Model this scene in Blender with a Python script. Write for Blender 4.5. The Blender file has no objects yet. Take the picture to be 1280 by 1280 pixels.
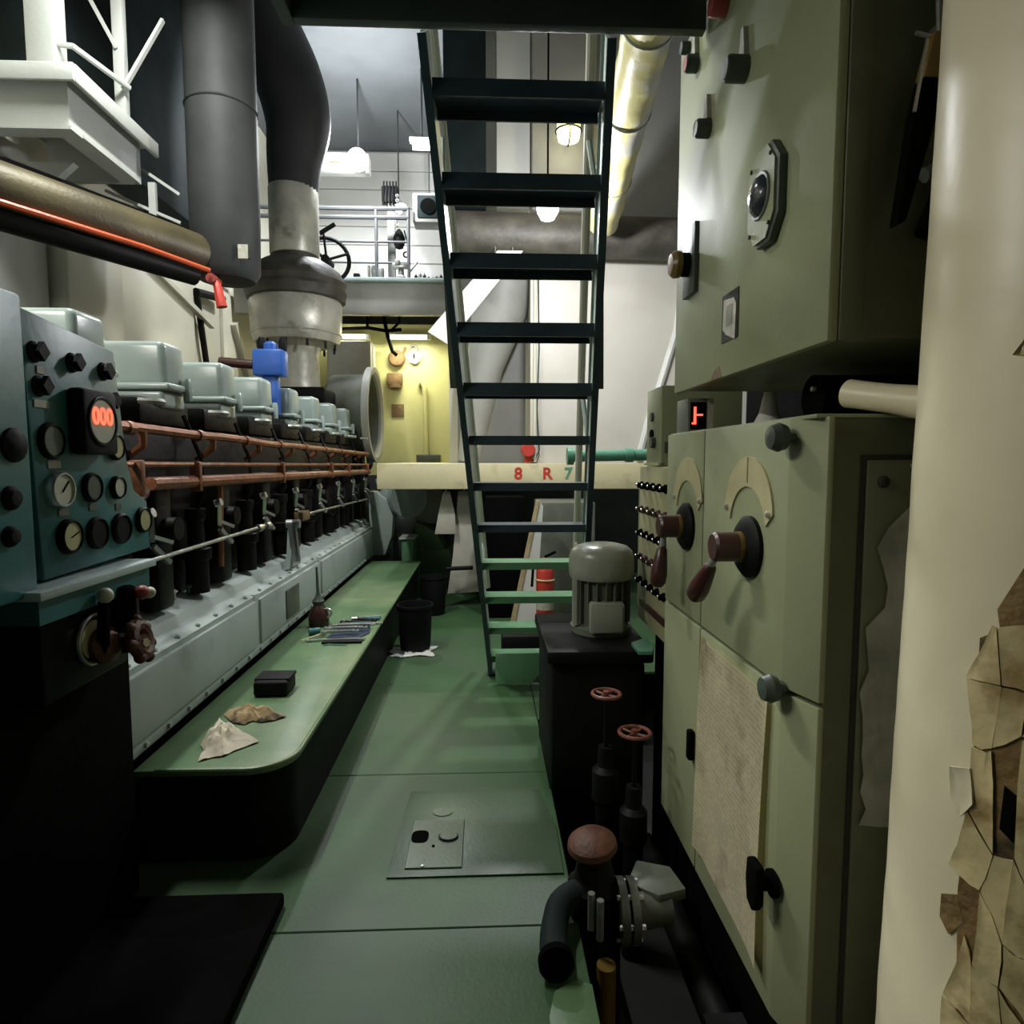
import bpy, bmesh, math, random
from mathutils import Vector, Matrix, noise
random.seed(7)
R = math.radians
S = bpy.context.scene
COL = S.collection

# ------------------------------------------------------------------ camera, world, exposure
cam_d = bpy.data.cameras.new('camera'); cam_d.sensor_width = 36; cam_d.lens = 36*800/1280
cam_d.clip_start = .05
cam = bpy.data.objects.new('camera', cam_d); COL.objects.link(cam)
cam.location = (0, 0, 1.5); cam.rotation_euler = (R(90-4.65), 0, R(-2.4))
S.camera = cam
w = bpy.data.worlds.new('world'); S.world = w; w.use_nodes = True
w.node_tree.nodes['Background'].inputs[0].default_value = (.5, .58, .62, 1)
w.node_tree.nodes['Background'].inputs[1].default_value = .02
S.view_settings.view_transform = 'Standard'; S.view_settings.look = 'None'
S.view_settings.gamma = 1; S.view_settings.use_curve_mapping = False
S.view_settings.exposure = 0.1

# ------------------------------------------------------------------ helpers: shapes
def B(): return bmesh.new()

def box(bm, x0, x1, y0, y1, z0, z1, bev=0, seg=2):
    v = [bm.verts.new(p) for p in ((x0,y0,z0),(x1,y0,z0),(x1,y1,z0),(x0,y1,z0),(x0,y0,z1),(x1,y0,z1),(x1,y1,z1),(x0,y1,z1))]
    f = [bm.faces.new([v[i] for i in q]) for q in ((3,2,1,0),(4,5,6,7),(0,1,5,4),(1,2,6,5),(2,3,7,6),(3,0,4,7))]
    if bev:
        es = list({e for q in f for e in q.edges})
        bmesh.ops.bevel(bm, geom=es, offset=bev, segments=seg, profile=.5, affect='EDGES')
    return bm

def frame(d):
    d = Vector(d).normalized()
    a = Vector((0,0,1)) if abs(d.z) < .9 else Vector((1,0,0))
    u = d.cross(a).normalized(); return u, d.cross(u).normalized(), d

def rings(bm, cs, rs, us, vs, seg, closed=False, cap=True):
    L = []
    for c, r, u, v in zip(cs, rs, us, vs):
        L.append([bm.verts.new(c+(u*math.cos(2*math.pi*i/seg)+v*math.sin(2*math.pi*i/seg))*r) for i in range(seg)])
    n = len(L)
    for k in range(n if closed else n-1):
        a, b = L[k], L[(k+1) % n]
        for i in range(seg):
            bm.faces.new((a[i], a[(i+1) % seg], b[(i+1) % seg], b[i]))
    if cap and not closed:
        bm.faces.new(L[0][::-1]); bm.faces.new(L[-1])
    bmesh.ops.recalc_face_normals(bm, faces=bm.faces)
    return bm

def cyl(bm, p0, p1, r0, r1=None, seg=16):
    p0, p1 = Vector(p0), Vector(p1); u, v, d = frame(p1-p0)
    return rings(bm, [p0, p1], [r0, r0 if r1 is None else r1], [u,u], [v,v], seg)

def tube(bm, pts, r, seg=8):
    pts = [Vector(p) for p in pts]; n = len(pts); us, vs = [], []
    pu = None
    for i in range(n):
        d = (pts[min(i+1,n-1)]-pts[max(i-1,0)])
        u, v, d = frame(d)
        if pu is not None:
            u = (pu - d*pu.dot(d)).normalized(); v = d.cross(u)
        pu = u; us.append(u); vs.append(v)
    rr = r if isinstance(r, (list, tuple)) else [r]*n
    return rings(bm, pts, rr, us, vs, seg)

def lathe(bm, prof, c, ax=(0,0,1), seg=24, cap=True):
    c = Vector(c); u, v, d = frame(ax); n = len(prof)
    return rings(bm, [c+d*h for r, h in prof], [max(r,1e-4) for r, h in prof], [u]*n, [v]*n, seg, cap=cap)

def torus(bm, c, ax, Rr, r, seg=28, s2=8, a0=0, a1=360):
    c = Vector(c); u, v, d = frame(ax); full = a1-a0 >= 360
    m = seg if full else seg+1
    cs, us, vs = [], [], []
    for i in range(m):
        a = R(a0+(a1-a0)*i/seg); e = u*math.cos(a)+v*math.sin(a)
        cs.append(c+e*Rr); us.append(e); vs.append(d)
    return rings(bm, cs, [r]*m, us, vs, s2, closed=full)

def prism(bm, poly, ax, a, b, bev=0):
    """poly: list of 2-D points; ax 'x' -> (y,z), 'y' -> (x,z), 'z' -> (x,y)"""
    def P(p, t): return {'x': (t,p[0],p[1]), 'y': (p[0],t,p[1]), 'z': (p[0],p[1],t)}[ax]
    A = [bm.verts.new(P(p,a)) for p in poly]; Bv = [bm.verts.new(P(p,b)) for p in poly]
    n = len(poly); fs = [bm.faces.new(A[::-1]), bm.faces.new(Bv)]
    for i in range(n): fs.append(bm.faces.new((A[i], A[(i+1)%n], Bv[(i+1)%n], Bv[i])))
    bmesh.ops.recalc_face_normals(bm, faces=fs)
    if bev:
        es = list({e for q in fs for e in q.edges})
        bmesh.ops.bevel(bm, geom=es, offset=bev, segments=2, profile=.5, affect='EDGES')
    return bm

def ball(bm, c, r, seg=18):
    n = 10; return lathe(bm, [(r*math.sin(math.pi*i/n), -r*math.cos(math.pi*i/n)) for i in range(n+1)], c, (0,0,1), seg)

def spline(pts, m=6):
    P = [Vector(p) for p in pts]; out = []
    for i in range(len(P)-1):
        a, b, c, d = P[max(i-1,0)], P[i], P[i+1], P[min(i+2,len(P)-1)]
        for k in range(m):
            t = k/m; out.append(.5*((2*b)+(c-a)*t+(2*a-5*b+4*c-d)*t*t+(3*b-a-3*c+d)*t**3))
    return out+[P[-1]]

def rspline(rs, m=6): return [v.x for v in spline([(r,0,0) for r in rs], m)]

def obox(bm, p0, p1, w, h, upv=(0,0,1)):
    """a bar from p0 to p1, w across, h along the up direction"""
    p0, p1 = Vector(p0), Vector(p1); d = (p1-p0).normalized(); u = d.cross(Vector(upv)).normalized(); v = u.cross(d)
    V = [bm.verts.new(p+u*(sx*w/2)+v*(sz*h/2)) for p in (p0,p1) for sx, sz in ((-1,-1),(1,-1),(1,1),(-1,1))]
    fs = [bm.faces.new([V[i] for i in q]) for q in ((3,2,1,0),(4,5,6,7),(0,1,5,4),(1,2,6,5),(2,3,7,6),(3,0,4,7))]
    bmesh.ops.recalc_face_normals(bm, faces=fs)
    return bm

# ------------------------------------------------------------------ helpers: objects
WO = {}
def obj(name, bm, m, parent=None, smooth=35):
    o0 = WO.get(parent.name, Vector()) if parent else Vector()
    if o0.length: bmesh.ops.translate(bm, verts=bm.verts, vec=-o0)
    me = bpy.data.meshes.new(name); bm.to_mesh(me); bm.free()
    if smooth:
        me.shade_smooth(); me.set_sharp_from_angle(angle=R(smooth))
    o = bpy.data.objects.new(name, me); COL.objects.link(o)
    if m: me.materials.append(M[m] if isinstance(m, str) else m)
    if parent: o.parent = parent
    WO[o.name] = o0
    return o

def tag(o, label, cat, group=None):
    o['label'] = label; o['category'] = cat
    if group: o['group'] = group
    return o

def thing(name, label, cat, loc=(0,0,0), group=None):
    o = bpy.data.objects.new(name, None); COL.objects.link(o); o.location = loc
    o.empty_display_size = .1
    WO[o.name] = Vector(loc)
    return tag(o, label, cat, group)

def struct(name, bm, m, label=None, smooth=35):
    o = obj(name, bm, m, None, smooth); o['kind'] = 'structure'
    if label: o['label'] = label
    return o

def text(name, body, size, loc, rot, m, parent, ext=.001):
    cu = bpy.data.curves.new(name, 'FONT'); cu.body = body; cu.size = size; cu.extrude = ext; cu.offset = size*.03
    cu.align_x = 'CENTER'; cu.align_y = 'CENTER'
    t = bpy.data.objects.new(name+'_tmp', cu); COL.objects.link(t)
    dg = bpy.context.evaluated_depsgraph_get()
    me = bpy.data.meshes.new_from_object(t.evaluated_get(dg))
    bpy.data.objects.remove(t); bpy.data.curves.remove(cu)
    o = bpy.data.objects.new(name, me); COL.objects.link(o)
    me.materials.clear(); me.materials.append(M[m])
    o.parent = parent; o.location = Vector(loc)-WO[parent.name]; o.rotation_euler = rot
    WO[o.name] = WO[parent.name]
    return o

def link_copy(src, parent, dloc):
    c = src.copy(); COL.objects.link(c); c.parent = parent
    c.location = src.location + Vector(dloc)
    WO[c.name] = WO[src.name]
    return c

# ------------------------------------------------------------------ helpers: materials
M = {}
def mat(name, c, rough=.45, metal=0, var=.12, scale=4, bump=.03, bscale=40, dirt=None, dscale=3, dlo=.55, dhi=.7, coat=0, spec=.5, emit=None, es=0):
    m = bpy.data.materials.new(name); m.use_nodes = True; M[name] = m
    nt = m.node_tree; N = nt.nodes; L = nt.links; p = N['Principled BSDF']
    tc = N.new('ShaderNodeTexCoord')
    n = N.new('ShaderNodeTexNoise'); n.inputs['Scale'].default_value = scale; n.inputs['Detail'].default_value = 5
    L.new(tc.outputs['Object'], n.inputs['Vector'])
    r = N.new('ShaderNodeValToRGB'); e = r.color_ramp.elements
    e[0].position = .3; e[1].position = .7
    e[0].color = (*[x*(1-var) for x in c], 1); e[1].color = (*[min(1, x*(1+var)) for x in c], 1)
    L.new(n.outputs['Fac'], r.inputs['Fac'])
    out = r.outputs['Color']
    if dirt:
        n2 = N.new('ShaderNodeTexNoise'); n2.inputs['Scale'].default_value = dscale; n2.inputs['Detail'].default_value = 8; n2.inputs['Roughness'].default_value = .62
        L.new(tc.outputs['Object'], n2.inputs['Vector'])
        mr = N.new('ShaderNodeMapRange'); mr.inputs['From Min'].default_value = dlo; mr.inputs['From Max'].default_value = dhi
        L.new(n2.outputs['Fac'], mr.inputs['Value'])
        mx = N.new('ShaderNodeMix'); mx.data_type = 'RGBA'
        L.new(mr.outputs['Result'], mx.inputs['Factor']); L.new(out, mx.inputs['A']); mx.inputs['B'].default_value = (*dirt, 1)
        out = mx.outputs['Result']
    L.new(out, p.inputs['Base Color'])
    p.inputs['Roughness'].default_value = rough; p.inputs['Metallic'].default_value = metal
    p.inputs['Specular IOR Level'].default_value = spec; p.inputs['Coat Weight'].default_value = coat
    if bump:
        b = N.new('ShaderNodeBump'); b.inputs['Strength'].default_value = bump*5; b.inputs['Distance'].default_value = .01
        n3 = N.new('ShaderNodeTexNoise'); n3.inputs['Scale'].default_value = bscale; n3.inputs['Detail'].default_value = 3
        L.new(tc.outputs['Object'], n3.inputs['Vector']); L.new(n3.outputs['Fac'], b.inputs['Height']); L.new(b.outputs['Normal'], p.inputs['Normal'])
    if emit:
        p.inputs['Emission Color'].default_value = (*emit, 1); p.inputs['Emission Strength'].default_value = es
    return m

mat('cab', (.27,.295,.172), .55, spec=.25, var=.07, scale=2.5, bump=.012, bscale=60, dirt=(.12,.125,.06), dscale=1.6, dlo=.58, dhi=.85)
mat('cab_shaded', (.105,.115,.06), .5, var=.25, scale=3, bump=.02, dirt=(.05,.048,.025), dscale=3, dlo=.5, dhi=.7)  # cab paint darkened, putting the shade of the end faces into the colour
mat('cab_pale', (.36,.35,.20), .42, var=.08, bump=.012)
mat('seam', (.02,.02,.014), .8)
mat('teal', (.038,.150,.155), .4, var=.15, scale=5, bump=.012, dirt=(.03,.06,.06), dscale=2)
mat('teal_pale', (.48,.58,.58), .4)
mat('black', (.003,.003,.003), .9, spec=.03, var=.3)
mat('black_metal', (.005,.005,.005), .55, spec=.15, var=.4, scale=8, bump=.03, bscale=20)
mat('engine_black', (.006,.005,.0045), .45, spec=.18, var=.5, scale=9, bump=.05, bscale=18, dirt=(.014,.008,.005), dscale=6, dlo=.58, dhi=.75)
mat('tool_blue', (.018,.03,.06), .8, var=.3)
mat('rubber', (.006,.006,.007), .65, spec=.2)
mat('cover', (.30,.365,.345), .28, var=.08, scale=6, bump=.02, bscale=14, dirt=(.16,.2,.18), dscale=4, dlo=.6, dhi=.85)
mat('crank', (.40,.46,.44), .42, var=.10, scale=3, bump=.012, dirt=(.16,.2,.17), dscale=2.5, dlo=.56, dhi=.8)
mat('copper', (.25,.092,.045), .42, metal=.35, var=.35, scale=14, bump=.06, bscale=50, dirt=(.42,.34,.30), dscale=11, dlo=.6, dhi=.72)
mat('steel', (.58,.58,.56), .3, metal=.9, var=.15, scale=20)
mat('steel_dull', (.33,.34,.32), .45, metal=.6, var=.25, scale=12)
mat('bench', (.10,.18,.08), .42, var=.15, scale=3, bump=.012, bscale=60, dirt=(.24,.29,.16), dscale=1.3, dlo=.5, dhi=.75)
mat('floor_green', (.042,.096,.037), .45, spec=.35, var=.2, scale=2.2, bump=.02, bscale=70, dirt=(.062,.094,.054), dscale=1.4, dlo=.45, dhi=.7)
mat('floor_plate', (.078,.120,.073), .36, var=.15, scale=2.5, bump=.02, bscale=70, dirt=(.11,.16,.10), dscale=2)
mat('bilge', (.006,.006,.005), .7, var=.4)
mat('stair_dark', (.020,.034,.036), .38, var=.25, scale=6, bump=.03)
mat('stair_pale', (.36,.43,.38), .4, var=.12, scale=5, bump=.02)
mat('stair_green', (.10,.24,.12), .4, var=.15)
mat('cream', (.60,.58,.47), .35, var=.07, scale=1.5, bump=.02, bscale=9, dirt=(.48,.45,.34), dscale=1.1, dlo=.55, dhi=.8)
mat('white', (.66,.66,.62), .35, var=.06, scale=2, bump=.02, bscale=9, dirt=(.50,.49,.44), dscale=1.4, dlo=.56, dhi=.8)
mat('hull_white', (.58,.55,.48), .4, var=.06, scale=1.2, bump=.02, bscale=6, dirt=(.46,.42,.36), dscale=.9, dlo=.5, dhi=.85)
mat('yellow_wall', (.56,.555,.27), .4, var=.06, scale=2, bump=.012, dirt=(.5,.47,.24), dscale=2)
mat('band', (.60,.54,.33), .45, var=.08, scale=3, dirt=(.42,.36,.2), dscale=3)
mat('grey_wall', (.27,.27,.25), .5, var=.12, scale=2)
mat('rail_grey', (.10,.105,.11), .5)
mat('platform_white', (.40,.41,.385), .45, var=.06)
mat('dark_wall', (.055,.06,.06), .6, var=.3, scale=2)
mat('dark_teal', (.012,.020,.021), .75, spec=.2, var=.4, scale=2.5)
mat('trunk', (.032,.033,.033), .65, spec=.3, var=.25, scale=3, bump=.02)
mat('ceil', (.11,.12,.125), .6, var=.15, scale=1.5)
mat('landing', (.055,.066,.06), .5, var=.2, scale=4)
mat('lag_silver', (.46,.45,.38), .38, metal=.25, var=.2, scale=5, bump=.12, bscale=9, dirt=(.16,.14,.09), dscale=3, dlo=.55, dhi=.72)
mat('lag_dark', (.055,.05,.038), .6, var=.4, scale=6, bump=.15, bscale=12)
mat('lag_yellow', (.55,.50,.22), .42, var=.2, scale=3, bump=.1, bscale=10, dirt=(.45,.44,.42), dscale=2.6, dlo=.48, dhi=.6)
mat('pipe_brass', (.075,.06,.028), .5, metal=.2, var=.4, scale=2.5, bump=.05)
mat('orange', (.65,.10,.035), .4)
mat('red', (.50,.045,.03), .4, var=.15)
mat('red_dull', (.32,.055,.045), .45, var=.15)
mat('rust', (.10,.034,.018), .6, var=.4, scale=14, bump=.1)
mat('maroon', (.045,.014,.011), .35, var=.25, scale=10)
mat('wheel_red', (.17,.055,.036), .4, var=.3, scale=12)
mat('blue', (.025,.10,.42), .4, var=.15)
mat('green_pipe', (.10,.27,.18), .4, var=.15)
mat('brown', (.16,.10,.045), .7, var=.35, scale=9, bump=.08)
mat('rag', (.62,.55,.43), .85, var=.1, scale=9, bump=.1, bscale=30)
mat('cardboard', (.33,.23,.115), .8, var=.25, scale=10, dirt=(.05,.04,.03), dscale=7, dlo=.55, dhi=.62)
mat('dial', (.52,.53,.42), .4, var=.05)
mat('dial_dim', (.10,.115,.085), .35, var=.2)
mat('dial_cream', (.50,.47,.26), .4, var=.05)
mat('tag_white', (.42,.40,.33), .6, var=.2, scale=30)
mat('scale_plate', (.46,.42,.24), .45, var=.1, scale=12)
mat('motor', (.26,.275,.22), .3, var=.15, scale=4, bump=.02)
mat('motor_dark', (.10,.11,.085), .45, var=.25, scale=5)
mat('amber', (.20,.12,.03), .3, var=.3)
mat('grey_plastic', (.15,.165,.14), .45, var=.1)
mat('dark_knob', (.05,.065,.055), .4, var=.2)
mat('window_grey', (.03,.035,.045), .2)
mat('sheet_grey', (.33,.33,.30), .55, var=.1)
mat('canvas', (.40,.38,.32), .8, var=.15, scale=5, bump=.04)
mat('wood', (.42,.33,.18), .6, var=.2, scale=12)
mat('digit', (.9,.05,.02), .5, bump=0, emit=(1,.10,.05), es=2.2)
mat('lamp_white', (.9,.9,.85), .5, bump=0, emit=(1,.98,.92), es=9)
mat('lamp_tube', (.9,.9,.8), .5, bump=0, emit=(1,.97,.78), es=7)
mat('lamp_yellow', (.9,.8,.4), .5, bump=0, emit=(1,.93,.5), es=2.2)
mat('pipe_white', (.74,.67,.48), .36, var=.05, scale=3, bump=.03, bscale=14)
mat('flake', (.62,.52,.28), .42, var=.2, scale=9, bump=.08, bscale=20, dirt=(.26,.17,.06), dscale=8, dlo=.52, dhi=.70)
mat('insulation', (.22,.14,.05), .75, var=.4, scale=14, bump=.2, bscale=30, dirt=(.06,.042,.02), dscale=7, dlo=.5, dhi=.66)

def paper_mat():
    m = mat('paper', (.74,.67,.46), .7, var=.1, scale=6, bump=0, dirt=(.36,.28,.14), dscale=5, dlo=.55, dhi=.75)
    nt = m.node_tree; N = nt.nodes; L = nt.links; p = N['Principled BSDF']
    src = p.inputs['Base Color'].links[0].from_socket
    tc = N.new('ShaderNodeTexCoord'); sx = N.new('ShaderNodeSeparateXYZ'); L.new(tc.outputs['Object'], sx.inputs[0])
    def math_(op, a, b=None):
        n = N.new('ShaderNodeMath'); n.operation = op
        for i, v in enumerate((a, b)):
            if v is None: continue
            if isinstance(v, (int, float)): n.inputs[i].default_value = v
            else: L.new(v, n.inputs[i])
        return n.outputs[0]
    fr = math_('FRACT', math_('MULTIPLY', sx.outputs['Z'], 62))
    ln = math_('LESS_THAN', fr, .42)
    mp = N.new('ShaderNodeMapping'); mp.inputs['Scale'].default_value = (1, 75, 62); L.new(tc.outputs['Object'], mp.inputs[0])
    ns = N.new('ShaderNodeTexWhiteNoise'); ns.noise_dimensions = '2D'
    sn = N.new('ShaderNodeVectorMath'); sn.operation = 'FLOOR'; L.new(mp.outputs[0], sn.inputs[0])
    s2 = N.new('ShaderNodeSeparateXYZ'); L.new(sn.outputs[0], s2.inputs[0])
    cb = N.new('ShaderNodeCombineXYZ'); L.new(s2.outputs['Y'], cb.inputs[0]); L.new(s2.outputs['Z'], cb.inputs[1])
    L.new(cb.outputs[0], ns.inputs['Vector'])
    wd = math_('GREATER_THAN', ns.outputs['Value'], .3)
    ink = math_('MULTIPLY', math_('MULTIPLY', ln, wd), .2)
    mx = N.new('ShaderNodeMix'); mx.data_type = 'RGBA'; L.new(ink, mx.inputs['Factor']); L.new(src, mx.inputs['A']); mx.inputs['B'].default_value = (.10,.09,.06,1)
    L.new(mx.outputs['Result'], p.inputs['Base Color'])
paper_mat()

# ------------------------------------------------------------------ room shell
fl = struct('floor', box(B(), -3.3, 2.5, -1.6, 10.5, -.6, -.5), 'bilge', 'dark bilge plating under the walkway plates')
wl = struct('wall_left', box(B(), -3.4, -3.25, -1.6, 10.5, -.6, 6.3), 'cream', 'cream painted side wall behind the engine')
struct('wall_right', box(B(), 2.4, 2.55, -1.6, 10.5, -.6, 6.3), 'grey_wall', 'grey side wall behind the switch cabinets')
struct('wall_front', box(B(), -3.4, 2.55, -1.75, -1.6, -.6, 6.3), 'dark_wall', 'dark bulkhead closing the room')
wb = struct('wall_back', box(B(), -3.4, 2.55, 10.5, 10.65, -.6, 6.3), 'white', 'white upper bulkhead above the mezzanine')
struct('ceiling', box(B(), -3.4, 2.55, -1.75, 10.65, 6.3, 6.45), 'ceil', 'grey deckhead')

# walkway plates, each its own piece
def plate(x0, x1, y0, y1, m='floor_green', z=0, t=.02):
    o = obj('floor_plate', box(B(), x0+.002, x1-.002, y0+.002, y1-.002, z-t, z, .003, 1), m, fl); return o
ys = [-1.0, .9, 1.95, 2.97, 4.22, 5.40]
for a, b in zip(ys, ys[1:]): plate(-1.3 if a < 2 else -.9, .30, a, b)
plate(.30, .62, 3.60, 5.40); plate(-.9, .62, 5.40, 6.6, z=-.03); plate(-1.6, .62, 6.6, 8.6, z=-.03)
plate(.62, 2.35, 4.4, 5.4); plate(.62, 2.35, 5.4, 8.6, z=-.03)
bmx = B(); box(bmx, .27, .30, -.9, 3.55, -.5, -.022); box(bmx, -1.3, 2.3, 5.385, 5.402, -.10, -.021); box(bmx, -.78, -.74, 2.2, 7.0, -.5, -.022)
obj('plate_support', bmx, 'bilge', fl)
# the pale inspection plate let into the walkway
bmx = B(); prism(bmx, [(-.36,2.20),(.28,2.20),(.285,2.5),(.24,2.80),(-.34,2.80)], 'z', .0015, .007, .002)
cov = tag(obj('inspection_plate', bmx, 'floor_plate'), 'pale green inspection plate lying on the walkway beside the pump pit', 'floor plate')
hat = thing('deck_hatch', 'small rectangular green deck hatch with a black finger hole and an oval cap', 'hatch', (-.195,2.4,.007))
obj('lid', box(B(), -.30, -.09, 2.24, 2.55, .0075, .013, .002, 1), 'floor_plate', hat)
def oval(cx, cy, rx, ry, z0, z1, p=2.0, n=24):
    pts = []
    for i in range(n):
        a = 2*math.pi*i/n; c, s = math.cos(a), math.sin(a)
        pts.append((cx+rx*math.copysign(abs(c)**(2/p), c), cy+ry*math.copysign(abs(s)**(2/p), s)))
    return prism(B(), pts, 'z', z0, z1)
obj('finger_hole', oval(-.262, 2.435, .034, .042, .0132, .0142, 3), 'black', hat)
rg = obj('cap_rim', oval(-.15, 2.43, .040, .036, .0132, .017), 'black_metal', hat)
obj('cap', oval(-.15, 2.43, .035, .031, .0171, .021), 'floor_plate', hat)
obj('plug_rim', oval(-.185, 2.62, .042, .034, .0075, .010), 'floor_plate', hat)
obj('screw', lathe(B(), [(.006,0),(.006,.003),(0,.004)], (-.205,2.37,.0132), seg=10), 'black', hat)
obj('screw', lathe(B(), [(.006,0),(.006,.003),(0,.004)], (-.235,2.25,.0132), seg=10), 'steel', hat)

# yellow bulkhead under the mezzanine, recess, beam
wy = struct('wall_1', box(B(), -3.25, -.32, 9.5, 9.6, -.5, 3.45), 'yellow_wall', 'yellow bulkhead below the mezzanine')
struct('wall_2', box(B(), -.32, .47, 7.6, 7.7, 1.46, 6.3), 'grey_wall', 'grey bulkhead behind the ladder')
struct('wall_3', box(B(), -.42, -.32, 7.6, 9.6, 1.46, 3.3), 'cream', 'cream return wall beside the yellow bulkhead')
wr = struct('wall_4', box(B(), .47, 2.4, 6.5, 6.6, 1.2, 6.3), 'hull_white', 'white hull plating behind the ladder')
struct('wall_5', box(B(), .47, .57, 6.6, 7.7, 1.2, 6.3), 'cream', 'cream corner return of the hull plating')
struct('wall_6', box(B(), -1.6, 2.4, 8.55, 8.65, -.5, 1.3), 'dark_wall', 'dark recess wall below the cream beam')
tr = struct('trim_1', box(B(), -1.07,2.35, 6.38,6.495, 1.21,1.465, .008), 'band', 'cream ledge beam running behind the ladder')
obj('top_board', box(B(), -1.08, .46, 6.495, 9.49, 1.425, 1.465), 'band', tr)
for i, (x, ch, m) in enumerate(((.33, '8', 'red'), (.62, 'R', 'red'), (.83, '7', 'green_pipe'))):
    text('painted_letter', ch, .16, (x, 6.377, 1.36), (R(90),0,0), m, tr)
# hull arch rib, seams on white plating
cvb = B(); tube(cvb, [(1.98,6.49,3.2),(1.93,6.49,2.8),(1.80,6.49,2.35),(1.66,6.49,1.9),(1.56,6.49,1.5)], .035, 8); obj('rib_or_shade_slab', cvb, 'white', wr)
obj('weld_seam', tube(B(), [(1.16,6.495,3.7),(1.10,6.495,3.1),(1.07,6.495,2.7)], .006, 6), 'white', wr)
obj('rib_or_shade_slab', box(B(), .47, 2.4, 6.44, 6.5, 3.70, 6.3), 'grey_wall', wr)  # grey slab paints in the shading where the hull curves above
obj('corner_bead', box(B(), .455, .49, 6.48, 6.5, 1.47, 3.7, .006), 'cream', wr)
# left wall panels (behind engine)
for y0, y1, d, m in ((2.0,5.0,.03,'white'),(5.02,5.75,.16,'cream'),(5.75,7.2,.12,'cream'),(7.22,8.05,.05,'cream'),(8.05,9.5,.09,'cream')):
    obj('wall_panel', box(B(), -3.25, -3.25+d, y0, y1, 1.2, 3.55, .015), m, wl)
obj('rib_or_shade_slab', obox(B(), (-3.13,8.3,3.2), (-3.13,9.2,1.9), .10, .08, (1,0,0)), 'cream', wl)
obj('rib_or_shade_slab', obox(B(), (-3.11,5.6,3.45), (-3.11,7.6,3.02), .05, .06, (1,0,0)), 'cream', wl)
obj('conduit', tube(B(), [(-3.15,7.3,3.35),(-3.15,7.32,3.3),(-3.15,7.55,2.4),(-3.15,7.55,1.5)], .035, 8), 'black_metal', wl)
obj('conduit', tube(B(), [(-3.15,7.3,3.33),(-3.1,7.9,3.4)], .045, 8), 'black_metal', wl)

# ------------------------------------------------------------------ mezzanine beyond the engine
mz = thing('mezzanine_deck', 'grey mezzanine deck with a plain fascia above the yellow bulkhead', 'deck', (-1.8,8.3,3.33))
obj('fascia', box(B(), -3.12, -.34, 8.3, 8.42, 3.33, 3.72, .01), 'sheet_grey', mz)
obj('edge_angle', box(B(), -3.12, -.34, 8.24, 8.42, 3.722, 3.77, .006), 'teal_pale', mz)
obj('deck_plate', box(B(), -3.12, -.34, 8.42, 10.48, 3.66, 3.72), 'grey_wall', mz)
for k in range(9):   # white weatherboards on the upper bulkhead
    obj('wall_plank', box(B(), -3.24, -.34, 10.44, 10.5, 3.75+k*.28, 3.75+k*.28+.27, .008, 1), 'white', wb)
rl = thing('guard_rail', 'grey pipe guard rail along the mezzanine edge', 'railing', (-1.4,8.5,3.72))
for z, r in ((4.02,.014),(4.28,.016),(4.58,.028),(4.69,.028)):
    obj('rail', tube(B(), [(-2.9,8.5,z),(-.96,8.5,z)], r, 8), 'rail_grey', rl)
for x in (-2.9,-1.38,-.97): obj('post', cyl(B(), (x,8.5,3.77), (x,8.5,4.71), .022), 'rail_grey', rl)
hp = thing('hoist_post', 'slim grey post standing on the mezzanine with a jagged bracket head', 'post', (-1.24,8.9,3.72))
obj('post', box(B(), -1.29,-1.19, 8.86,8.94, 3.72,4.9, .008), 'grey_wall', hp)
bmx = B(); box(bmx, -1.36,-1.14, 8.84,8.96, 4.9,5.12, .02)
for k in range(5): cyl(bmx, (-1.34+k*.045,8.83,4.86), (-1.32+k*.04,8.82,5.16), .012, seg=6)
obj('bracket_head', bmx, 'black_metal', hp)
ch = thing('chain_hoist', 'dark chain hoist block hanging beside the mezzanine post', 'hoist', (-1.10,8.75,4.3))
for k in range(14):
    a = (1,0,0) if k % 2 else (0,1,0)
    obj('chain_link', torus(B(), (-1.14,8.74,4.95-k*.030), a, .017, .005, 10, 5), 'steel', ch)
obj('hoist_body', lathe(B(), [(.0,0),(.05,.02),(.075,.08),(.08,.15),(.05,.22),(.02,.26)], (-1.12,8.74,4.26), seg=14), 'black_metal', ch)
obj('hook', torus(B(), (-1.03,8.74,4.20), (0,1,0), .035, .012, 14, 6, 0, 280), 'black_metal', ch)
obj('hand_chain', tube(B(), [(-1.05,8.72,4.5),(-1.0,8.72,4.3),(-1.0,8.72,4.18)], .012, 6), 'black_metal', ch)
# clutter along the deck edge
def can(x, y, z, r, h, m, label, cat, nm):
    return tag(obj(nm, lathe(B(), [(r*.96,0),(r,.01),(r,h-.01),(r*.9,h),(r*.85,h-.008)], (x,y,z), seg=16), m), label, cat)
can(-1.42,8.34,3.771,.05,.16,'steel','steel tin on the mezzanine edge next to the vice','tin','tin_can')
can(-1.30,8.34,3.771,.04,.13,'steel_dull','short dull tin between steel tin and vice','tin','tin_can')
vt = thing('bench_vice', 'grey bench vice on the mezzanine edge', 'vice', (-1.05,8.33,3.771))
obj('base', lathe(B(), [(.07,0),(.07,.02),(.04,.05),(.035,.13)], (-1.05,8.34,3.771)), 'steel_dull', vt)
obj('jaw', box(B(), -1.16,-.94, 8.30,8.38, 3.90,3.96, .01), 'steel', vt)
obj('jaw', box(B(), -1.12,-1.06, 8.28,8.40, 3.93,4.0, .01), 'steel_dull', vt)
obj('handle', cyl(B(), (-.94,8.34,3.86), (-.84,8.34,3.99), .012), 'steel_dull', vt)
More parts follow.
